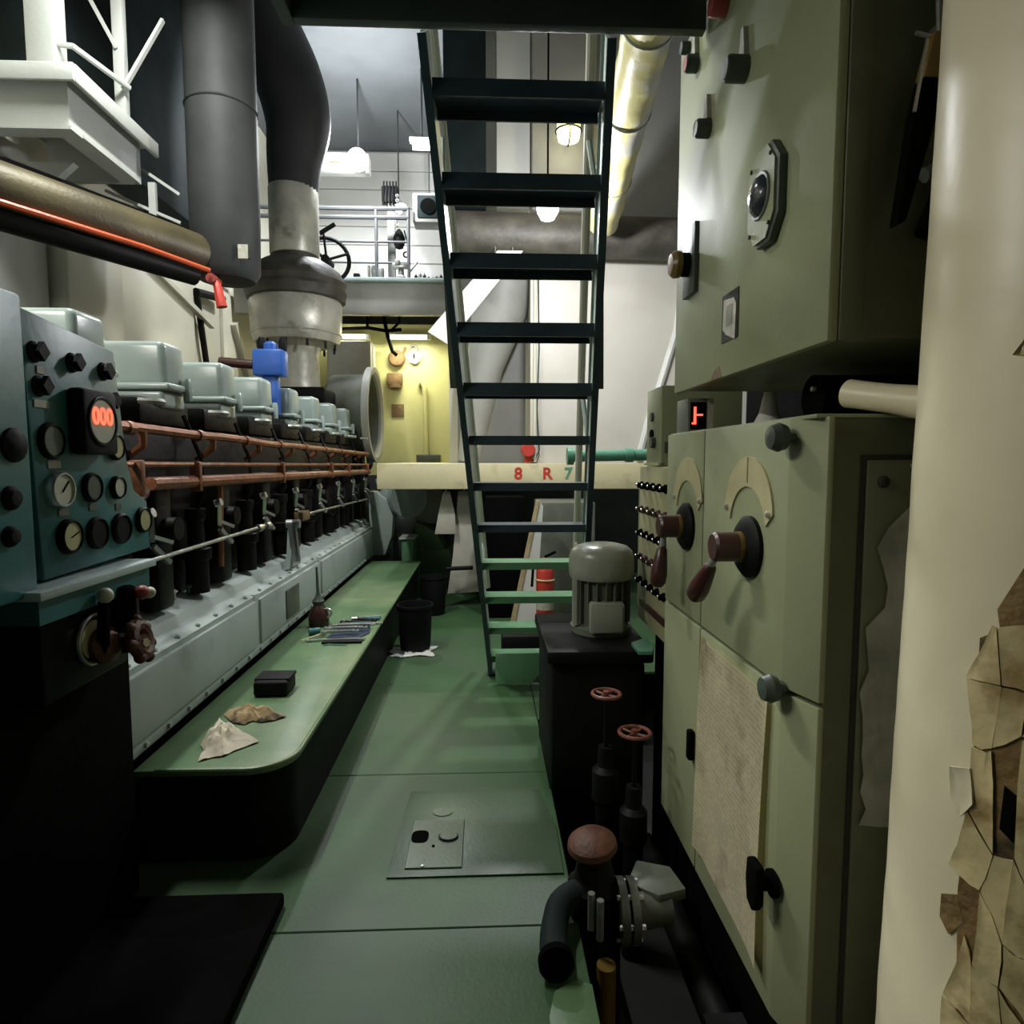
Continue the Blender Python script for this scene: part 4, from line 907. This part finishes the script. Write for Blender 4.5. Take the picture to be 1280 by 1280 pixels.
el = thing('green_elbow_pipe', 'dark green bent pipe rising over the walkway edge', 'pipe', (.22,1.85,.001))
obj('bend', tube(B(), spline([(.42,2.02,-.06),(.36,2.01,.02),(.30,1.99,.075),(.24,1.95,.07),(.212,1.88,.05),(.20,1.80,.045),(.20,1.74,.05)]), .042, 16), 'dark_teal', el)
obj('end_flange', cyl(B(), (.20,1.745,.052), (.20,1.72,.054), .052, seg=20), 'black', el)
tag(obj('brass_plug', cyl(B(), (.37,1.85,-.5), (.37,1.85,-.06), .03, seg=14), 'amber'), 'dull orange capped standpipe inside the pit by the green bent pipe', 'pipe')
tag(obj('edge_plate', prism(B(), [(.165,1.45),(.30,1.45),(.30,1.70),(.25,1.715),(.19,1.68),(.167,1.60)], 'z', .001, .010, .002), 'bench'), 'rounded green cover plate at the walkway edge below bent pipe', 'floor plate')
bp = thing('bilge_pipe', 'black pipe run low in the pit beneath the cabinets', 'pipe', (.55,2.0,-.5))
obj('pipe', tube(B(), [(.70,1.42,-.2),(.70,2.3,-.2),(.70,2.7,-.2)], .05, 14), 'black_metal', bp)
obj('flange', cyl(B(), (.70,1.55,-.2), (.70,1.60,-.2), .075), 'black_metal', bp); obj('saddle', box(B(), .64,.76, 1.70,1.75, -.5,-.14), 'black_metal', bp)

# ------------------------------------------------------------------ lower switch cabinet
lc = thing('switch_cabinet', 'sage green floor cabinet with two rotary handles and a printed sheet', 'cabinet', (1.05,2.0,0))
obj('body', prism(B(), [(.772,2.61),(.772,1.555),(.80,1.45),(1.35,1.45),(1.35,2.61)], 'z', .03, 1.595), 'cab_shaded', lc)
obj('plinth', box(B(), .82,1.33, 1.49,2.58, -.499,.03), 'black', lc)
def cdoor(y0, y1, z0, z1, cham=False):
    if cham: poly = [(.75,y1),(.75,y0+.115),(.785,y0),(.80,y0),(.80,y0+.02),(.771,y0+.12),(.771,y1)]
    else: poly = [(.75,y1),(.75,y0),(.771,y0),(.771,y1)]
    return obj('door', prism(B(), poly, 'z', z0, z1, .003), 'cab', lc)
d1 = cdoor(1.44,2.165,.925,1.60,True); d2 = cdoor(2.175,2.61,.925,1.60); d3 = cdoor(1.44,2.165,.03,.912,True); d4 = cdoor(2.175,2.61,.03,.912)
obj('top_plate', box(B(), .76,1.35, 1.45,2.61, 1.596,1.606, .003), 'cab', lc)
obj('side_panel', box(B(), .88,1.32, 1.438,1.45, .08,1.50, .004), 'cab_shaded', lc)
obj('panel_seam', box(B(), .868,1.33, 1.444,1.4495, .068,1.512), 'seam', lc)
for z in (1.45,.75): obj('panel_screw', lathe(B(), [(.014,0),(.014,.006),(.008,.01),(0,.01)], (.915,1.438,z), (0,-1,0), 12), 'seam', lc)
def crescent(yc, zc, ro, ri, dz, door):
    pts = []
    n = 20
    for i in range(n+1): a = R(4+172*i/n); pts.append((yc+ro*math.cos(a), zc+ro*math.sin(a)))
    for i in range(n, -1, -1): a = R(10+160*i/n); pts.append((yc+ri*math.cos(a), zc-dz+ri*math.sin(a)))
    q = obj('scale_plate', prism(B(), pts, 'x', .744, .7495), 'scale_plate', door)
    for s in (-1,1): obj('screw', lathe(B(), [(.010,0),(.010,.006),(0,.010)], (.744,yc+s*(ro+ri)/2,zc+.012), (-1,0,0), 10), 'steel', door)
    return q
def handle(yc, zc, ang, door):
    h = obj('rotary_handle', lathe(B(), [(.088,0),(.088,.012),(.07,.026),(.045,.03),(0,.03)], (.75,yc,zc), (-1,0,0), 30), 'black_metal', door)
    obj('brass_collar', cyl(B(), (.72,yc,zc), (.708,yc,zc), .044, seg=24), 'amber', h)
    obj('hub', lathe(B(), [(.042,0),(.042,.06),(.036,.068),(0,.068)], (.708,yc,zc), (-1,0,0), 24), 'maroon', h)
    d = Vector((-.12, math.sin(R(ang)), -math.cos(R(ang)))).normalized(); o = Vector((.665,yc,zc))
    obj('shank', cyl(B(), o+d*.03, o+d*.085, .011, seg=10), 'steel_dull', h)
    obj('grip', lathe(B(), [(.012,0),(.019,.01),(.025,.05),(.031,.10),(.029,.135),(.017,.152),(0,.155)], o+d*.075, d, 16), 'maroon', h)
crescent(1.79,1.345,.165,.125,.045,d1); handle(1.77,1.255,38,d1)
crescent(2.335,1.345,.165,.125,.045,d2); handle(2.335,1.255,-2,d2)
obj('scale_mark', box(B(), .743,.7442, 1.787,1.793, 1.435,1.508), 'brown', d1)
for z in (1.555,.925):
    k = obj('latch_knob', lathe(B(), [(.012,0),(.012,.015),(.030,.022),(.036,.04),(.028,.06),(0,.066)], (.755,1.545,z), (-1,0,0), 18), 'dark_knob', lc)
k = obj('turn_handle', lathe(B(), [(.035,0),(.035,.012),(.018,.02),(.018,.04)], (.75,1.555,.40), (-1,0,0), 18), 'black', d3); obj('grip', prism(B(), [(1.525,.46),(1.585,.46),(1.59,.40),(1.58,.345),(1.545,.33),(1.525,.36)], 'x', .685, .712, .008), 'black', k)
k = obj('turn_handle', box(B(), .725,.75, 2.19,2.225, .42,.53, .008), 'black', d4)
# printed sheet hanging on the lower door
b = B(); n = 16; g = []
for i in range(n+1):
    for j in range(n+1):
        u, v = i/n, j/n
        y = 2.145-u*.545+.012*math.sin(3*v)*u; z = .895-v*.76-(.012*u)
        x = .744-.020*(u**6)*(.4+.6*v)-.006*math.sin(math.pi*u)*v-.014*(max(0,.2-u)/.2)**2*v
        g.append(b.verts.new((x,y,z)))
for i in range(n):
    for j in range(n):
        a = i*(n+1)+j; b.faces.new((g[a],g[a+1],g[a+n+2],g[a+n+1]))
bmesh.ops.solidify(b, geom=b.faces[:], thickness=.002)
ps = tag(obj('printed_sheet', b, 'paper'), 'yellowed printed sheet hanging on the lower cabinet door', 'paper')
# objects on top of the cabinet
db = thing('digital_meter', 'small digital meter with red figures on top of the floor cabinet', 'meter', (.84,2.5,1.606))
obj('case', box(B(), .775,.875, 2.44,2.58, 1.607,1.735, .004), 'grey_plastic', db); obj('screen', box(B(), .785,.845, 2.436,2.44, 1.618,1.72), 'black', db)
obj('side_strip', box(B(), .85,.873, 2.436,2.44, 1.612,1.735), 'tag_white', db)
obj('figure', box(B(), .797,.806, 2.433,2.436, 1.638,1.702), 'digit', db); obj('figure', box(B(), .808,.832, 2.433,2.436, 1.668,1.675), 'digit', db); obj('figure', box(B(), .79,.806, 2.433,2.436, 1.636,1.643), 'digit', db)
hn = thing('white_horn', 'white funnel horn lying behind the black coupling on top of the cabinet', 'horn', (1.05,2.2,1.606))
obj('funnel', lathe(B(), [(.065,0),(.035,.06),(.022,.12),(.02,.135),(0,.135)], (1.02,2.28,1.607), seg=20), 'white', hn)
bkc = thing('black_motor', 'round black motor in the gap between the two cabinets', 'motor', (1.1,1.95,1.606))
obj('drum', cyl(B(), (.93,1.80,1.675), (1.30,1.80,1.675), .065, seg=24), 'black', bkc); obj('foot', box(B(), .98,1.25, 1.75,1.85, 1.607,1.63), 'black', bkc); obj('bolt', lathe(B(), [(.010,0),(.008,.01),(0,.012)], (.93,1.79,1.70), (-1,0,0), 8), 'steel', bkc)
tag(obj('lagged_stub', lag((.88,1.53,1.66), (.985,1.275,1.605), .036, 12, .006, 4), 'pipe_white'), 'short pale lagged pipe stub between cabinet top and thick pipe', 'pipe')
tag(obj('dark_void_sheet', box(B(), 1.355,1.40, 1.3,3.3, -.499,3.0), 'black'), 'added black sheet for the dark void behind the cabinets', 'panel')  # black sheet put where only a dark void shows between the cabinets
# torn plastic sheet on the cabinet side
b = B(); n = 18; g = []
for i in range(n+1):
    v = i/n; z = 1.49-v*.86
    xl = .99-.08*min(1,v*2.2)+.07*noise.noise(Vector((v*7,1,0)))-.02; xr = 1.16
    for j in range(7):
        u = j/6; g.append(b.verts.new((xl+(xr-xl)*u, 1.428-.012*abs(noise.noise(Vector((u*3,v*9,2)))), z+.05*noise.noise(Vector((u*4,3,v*2))))))
for i in range(n):
    for j in range(6):
        a = i*7+j; b.faces.new((g[a],g[a+1],g[a+8],g[a+7]))
mat('plastic', (.62,.63,.54), .3, var=.3, scale=6, bump=.1, bscale=15)
bmesh.ops.solidify(b, geom=b.faces[:], thickness=.002)
tag(obj('plastic_sheet', b, 'plastic'), 'torn whitish plastic sheet hanging down the cabinet side by the thick pipe', 'sheet')

# ------------------------------------------------------------------ indicator panel and small box beyond the cabinet
ip = thing('indicator_panel', 'beige panel with rows of dark indicator knobs beyond the floor cabinet', 'panel', (.9,2.9,.7))
obj('case', prism(B(), [(2.66,.70),(3.20,.70),(3.20,1.47),(2.66,1.47)], 'x', .78, 1.3, .006), 'cab_pale', ip)
for r_ in range(5):
    for c_ in range(5):
        y, z = 2.72+c_*.105, 1.375-r_*.118
        k = obj('indicator_knob', lathe(B(), [(.020,0),(.020,.010),(.014,.016),(.014,.026),(0,.030)], (.78,y,z), (-1,0,0), 12), ('black','maroon')[r_ % 2], ip)
        obj('lens', lathe(B(), [(.007,0),(.005,.004),(0,.005)], (.75,y,z+.004), (-1,0,0), 8), 'steel', k)  # steel dot stands for the glint on each dark knob
obj('label_bar', box(B(), .772,.78, 2.70,3.14, .775,.81), 'maroon', ip)
obj('hinge_strip', box(B(), .79,.83, 3.205,3.26, .75,1.35), 'cab', ip)
obj('stand', box(B(), .86,1.25, 2.72,3.15, -.499,.70), 'black', ip)
ub = thing('starter_box', 'small sage green starter box on top of the indicator panel', 'box', (.95,2.95,1.48))
obj('case', box(B(), .785,1.15, 2.84,3.10, 1.472,1.83, .006), 'cab', ub)
for z, m in ((1.70,'dark_knob'),(1.62,'black')): obj('button', cyl(B(), (.786,2.99,z), (.775,2.99,z), .022, seg=14), m, ub)
k = obj('rotary_switch', cyl(B(), (.786,2.95,1.58), (.765,2.95,1.58), .026, seg=14), 'dark_knob', ub)
obj('side_label', box(B(), .80,.86, 2.836,2.84, 1.53,1.58), 'motor_dark', ub); obj('bottom_lip', box(B(), .775,.80, 2.84,3.10, 1.475,1.485), 'cab_pale', ub)

# ------------------------------------------------------------------ upper control cabinet
uc = thing('control_cabinet', 'pale sage green wall cabinet with knobs, lens and tag', 'cabinet', (1.05,2.0,1.77))
obj('body', box(B(), .775,1.35, 1.42,2.53, 1.77,3.03, .006), 'cab_shaded', uc)
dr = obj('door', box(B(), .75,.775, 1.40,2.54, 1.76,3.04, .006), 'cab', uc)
obj('edge_frame', box(B(), .775,.83, 1.395,1.42, 1.76,3.04, .005), 'cab_shaded', uc)
def lamp_knob(y, z, r, m, l=.05, pointer=False, face=None):
    k = obj('control_knob', lathe(B(), [(r,0),(r,l*.85),(r*.9,l),(0,l)], (.75,y,z), (-1,0,0), 20), m, uc)
    if pointer: obj('name_tab', prism(B(), [(y-.022,z+r*.8),(y+.022,z+r*.8),(y+.006,z+r+.075),(y-.010,z+r+.075)], 'x', .735, .7495), 'tag_white', k)
    if face: obj('face', cyl(B(), (.75-l,y,z), (.75-l-.003,y,z), r*.82, seg=20), face, k)
lamp_knob(2.345,2.89,.030,'dark_knob',.04,True,'red_dull'); lamp_knob(1.90,2.615,.036,'dark_knob',.06,True,'grey_plastic')
lamp_knob(2.20,2.60,.030,'dark_knob',.045,True,'grey_plastic'); lamp_knob(2.07,2.90,.032,'red_dull',.05); lamp_knob(2.44,3.00,.022,'dark_knob',.03)
pts = [(1.70+.085*a,2.185+.125*b_) for a, b_ in ((-1,.55),(-.45,1),(.45,1),(1,.55),(1,-.55),(.45,-1),(-.45,-1),(-1,-.55))]
lw = obj('lens_plate', prism(B(), pts, 'x', .728, .7495, .004), 'dark_knob', uc); pts2 = [((p[0]-1.70)*.93+1.708,(p[1]-2.185)*.93+2.188) for p in pts]
obj('lens_face', prism(B(), pts2, 'x', .722, .728), 'cab', lw)
obj('lens_rim', torus(B(), (.722,1.708,2.188), (1,0,0), .055, .006, 24, 6), 'motor_dark', lw); obj('lens', lathe(B(), [(.054,0),(.045,.014),(.025,.024),(0,.027)], (.722,1.708,2.188), (-1,0,0), 24), 'window_grey', lw)
for a, c_ in ((-.055,.085),(.06,.085),(-.055,-.085),(.06,-.085)): obj('screw', lathe(B(), [(.006,0),(.006,.003),(0,.004)], (.722,1.708+a,2.188+c_), (-1,0,0), 8), 'seam', lw)
sw = obj('selector_switch', prism(B(), [(2.27,2.09),(2.40,2.09),(2.40,2.33),(2.27,2.33)], 'x', .732, .7495, .003), 'dark_knob', uc)
obj('selector_body', lathe(B(), [(.042,0),(.042,.02),(.036,.03)], (.732,2.34,2.20), (-1,0,0), 20), 'black_metal', sw); obj('selector_cap', lathe(B(), [(.046,0),(.048,.02),(.036,.035),(0,.036)], (.702,2.34,2.20), (-1,0,0), 16), 'amber', sw)
obj('backing_plate', box(B(), .747,.7495, 1.90,2.03, 1.865,2.01), 'seam', uc)
tg = obj('paper_tag', prism(B(), [(1.915,1.86),(1.985,1.885),(2.015,1.905),(2.01,1.995),(1.93,1.985),(1.912,1.965)], 'x', .7445, .7465), 'tag_white', uc)
obj('tag_print', box(B(), .7436,.7444, 1.94,1.985, 1.91,1.97), 'motor', tg)
obj('rust_spot', prism(B(), [(2.03,1.762),(2.13,1.762),(2.09,1.79),(2.05,1.80)], 'x', .7485, .7499), 'brown', uc)
# dark jumble between the upper cabinet and the thick pipe
tag(obj('hanging_cable', tube(B(), [(.90,1.34,2.9),(.92,1.34,2.5),(.93,1.34,2.36),(.93,1.35,2.25)], .008, 8), 'motor_dark'), 'thin cable hanging on the upper cabinet end', 'cable')
fh = thing('hanging_brush', 'black tapered brush hanging by the upper cabinet end', 'brush', (.87,1.33,2.0))
obj('bristles', prism(B(), [(.845,1.98),(.865,1.99),(.915,2.18),(.92,2.27),(.885,2.27),(.87,2.2)], 'y', 1.32, 1.35, .004), 'black', fh); obj('ferrule', prism(B(), [(.885,2.27),(.92,2.27),(.925,2.36),(.905,2.36)], 'y', 1.32, 1.35, .004), 'amber', fh)
obj('hook', cyl(B(), (.915,1.335,2.355), (.915,1.394,2.40), .005, seg=6), 'steel_dull', fh)
obj('glint_strip', obox(B(), (.868,1.318,2.2), (.888,1.318,2.34), .004, .006), 'steel', fh)
dc = thing('dark_conduit', 'dark looping hoses between upper cabinet and thick pipe', 'hose', (1.0,1.36,2.0))
obj('hose', tube(B(), [(.93,1.37,2.10),(.98,1.37,2.12),(1.05,1.36,2.18),(1.2,1.36,2.24)], .016, 8), 'motor_dark', dc); obj('hose', tube(B(), [(.94,1.372,1.98),(.98,1.372,2.08),(1.04,1.365,2.2),(1.12,1.36,2.36),(1.25,1.36,2.42)], .022, 10), 'black', dc)
ld_ = thing('bulkhead_fitting', 'dim amber bulkhead fitting beside the thick pipe', 'lamp', (1.02,1.36,2.0))
obj('amber_glass', lathe(B(), [(.085,0),(.08,.02),(.05,.04),(0,.045)], (1.06,1.40,1.97), (-.2,-1,0), 24), 'amber', ld_); obj('guard', lathe(B(), [(.055,0),(.05,.03),(0,.05)], (1.06,1.362,1.99), (-.3,-1,0), 20), 'grey_wall', ld_)
tr_ = thing('steel_tray', 'shiny steel channel sticking out over the thick pipe', 'tray', (1.0,1.36,2.36))
obj('channel', obox(B(), (.95,1.36,2.37), (1.30,1.30,2.52), .06, .012), 'steel_dull', tr_); obj('lip', obox(B(), (.95,1.328,2.385), (1.30,1.268,2.535), .006, .03), 'steel', tr_); obj('end_cap', box(B(), .935,.955, 1.33,1.39, 2.355,2.40, .004), 'steel', tr_)

# ------------------------------------------------------------------ thick lagged pipe in the foreground
tpz = thing('thick_pipe', 'thick cream lagged pipe with cracked peeling covering', 'pipe', (1.0,1.05,-.5))
PA, PB, PR = Vector((.975,1.05,-.49)), Vector((1.045,1.05,3.6)), .24
def paxis(z): return PA.lerp(PB, (z-PA.z)/(PB.z-PA.z))
b = B(); n = 150; tube(b, [PA.lerp(PB, i/n) for i in range(n+1)], PR, 96)
for v in b.verts:
    c_ = paxis(v.co.z); q = Vector((v.co.x-c_.x, v.co.y-c_.y, 0)).normalized()
    low = max(0, min(1, (1.75-v.co.z)/.5))
    v.co += q*(.0015*noise.noise(v.co*5)+.0012*low*noise.noise(v.co*14))
obj('covering', b, 'pipe_white', tpz)
def flake(poly, lift, m='flake', th=.005, nm='lagging_flake', curl=0):
    """poly: (angle in degrees, height) corners on the pipe"""
    b = B(); A, Bv = [], []
    cx = sum(p[0] for p in poly)/len(poly); cz = sum(p[1] for p in poly)/len(poly)
    def P(a, z, off):
        c_ = paxis(z); return Vector((c_.x+(PR+off)*math.cos(R(a)), c_.y+(PR+off)*math.sin(R(a)), z))
    # subdivide the outline so the flake follows the round pipe
    out = []
    for i, p in enumerate(poly):
        q = poly[(i+1) % len(poly)]
        for t in (0, .33, .66): out.append((p[0]+(q[0]-p[0])*t, p[1]+(q[1]-p[1])*t))
    def lf(i): return lift+curl*(.5+.5*noise.noise(Vector((i*.9, cz*5, cx))))
    rings_ = []
    for s in (1, .66, .33):
        rings_.append([b.verts.new(P(cx+(a-cx)*s, cz+(z-cz)*s, (lf(i) if s == 1 else lift)+th)) for i, (a, z) in enumerate(out)])
    low = [b.verts.new(P(a, z, lf(i))) for i, (a, z) in enumerate(out)]
    mid = b.verts.new(P(cx, cz, lift+th)); m_ = len(out)
    for i in range(m_):
        j = (i+1) % m_
        b.faces.new((low[i], low[j], rings_[0][j], rings_[0][i]))
        for k in (0, 1): b.faces.new((rings_[k][i], rings_[k][j], rings_[k+1][j], rings_[k+1][i]))
        b.faces.new((rings_[2][i], rings_[2][j], mid))
    b.faces.new(low[::-1]); bmesh.ops.recalc_face_normals(b, faces=b.faces)
    return obj(nm, b, m, tpz, 25)
# bare brown lagging showing through
flake([(202,1.22),(212,1.25),(226,1.28),(240,1.2),(240,.5),(205,.5),(201,.8),(203,1.0)], .0005, 'insulation', .002, 'exposed_lagging')
flake([(207,1.27),(216,1.36),(228,1.34),(226,1.20),(212,1.16)], .001, 'insulation', .002, 'exposed_lagging')
rnd = random.Random(11); NC, NR = 5, 8
def corner(i, j):
    rr = random.Random(i*31+j*7)
    a = 202+i*8.0+rr.uniform(-2.2,2.2)+(rr.uniform(-4,5) if i == 0 else 0)
    z = 1.25-j*.105-(i*.030 if j > 2 else -i*.012)+rr.uniform(-.022,.022)
    return a, z
for i in range(NC):
    for j in range(NR):
        if (i, j) in ((1,2),(0,4),(3,0)): continue
        p = [corner(i,j), corner(i+1,j), corner(i+1,j+1), corner(i,j+1)]
        c_ = (sum(q[0] for q in p)/4, sum(q[1] for q in p)/4); rr = random.Random(i*13+j)
        # jagged torn edges: one extra corner on every side
        q = []
        for k in range(4):
            a, b_ = p[k], p[(k+1)%4]; q.append(a); t = rr.uniform(.3,.7)
            q.append((a[0]+(b_[0]-a[0])*t+rr.uniform(-.7,.7), a[1]+(b_[1]-a[1])*t+rr.uniform(-.006,.006)))
        f = rr.uniform(.95,.985)
        q = [(c_[0]+(x-c_[0])*f, c_[1]+(z-c_[1])*f) for x, z in q]
        flake(q, .002+rr.uniform(0,.004), 'flake', .003, curl=rr.choice((.0005,.0015,.003)))
flake([(207,1.655),(213,1.70),(217,1.69),(217,1.665),(211,1.65)], .004, 'flake', .004, curl=.02)
flake([(212,1.60),(220,1.63),(222,1.53),(213,1.56)], .003, 'pipe_white', .004, curl=.014)
flake([(210,1.90),(216,1.93),(222,1.86),(211,1.85)], .003, 'pipe_white', .004, curl=.012)
flake([(196,1.0),(203,1.01),(205,.955),(201,.925),(197,.95)], .004, 'pipe_white', .005, curl=.006)
flake([(195,.775),(201,.79),(204,.75),(199,.715),(195,.735)], .001, 'insulation', .002, 'exposed_lagging')
flake([(213.5,1.00),(217.5,.99),(217.5,.915),(213,.93)], .003, 'black', .001, 'torn_hole')

# ------------------------------------------------------------------ room lamps above the frame
tube_lamp((-1.8,2.9,4.8), (-1.8,4.2,4.8), 'tube lamp hung over the rocker covers', 120, (.95,.98,.92), .02, 'lamp_white')
tube_lamp((-2.1,.8,3.0), (-2.1,1.8,3.0), 'tube lamp hung over the gauge console', 54, (1,.97,.88), .02, 'lamp_white')
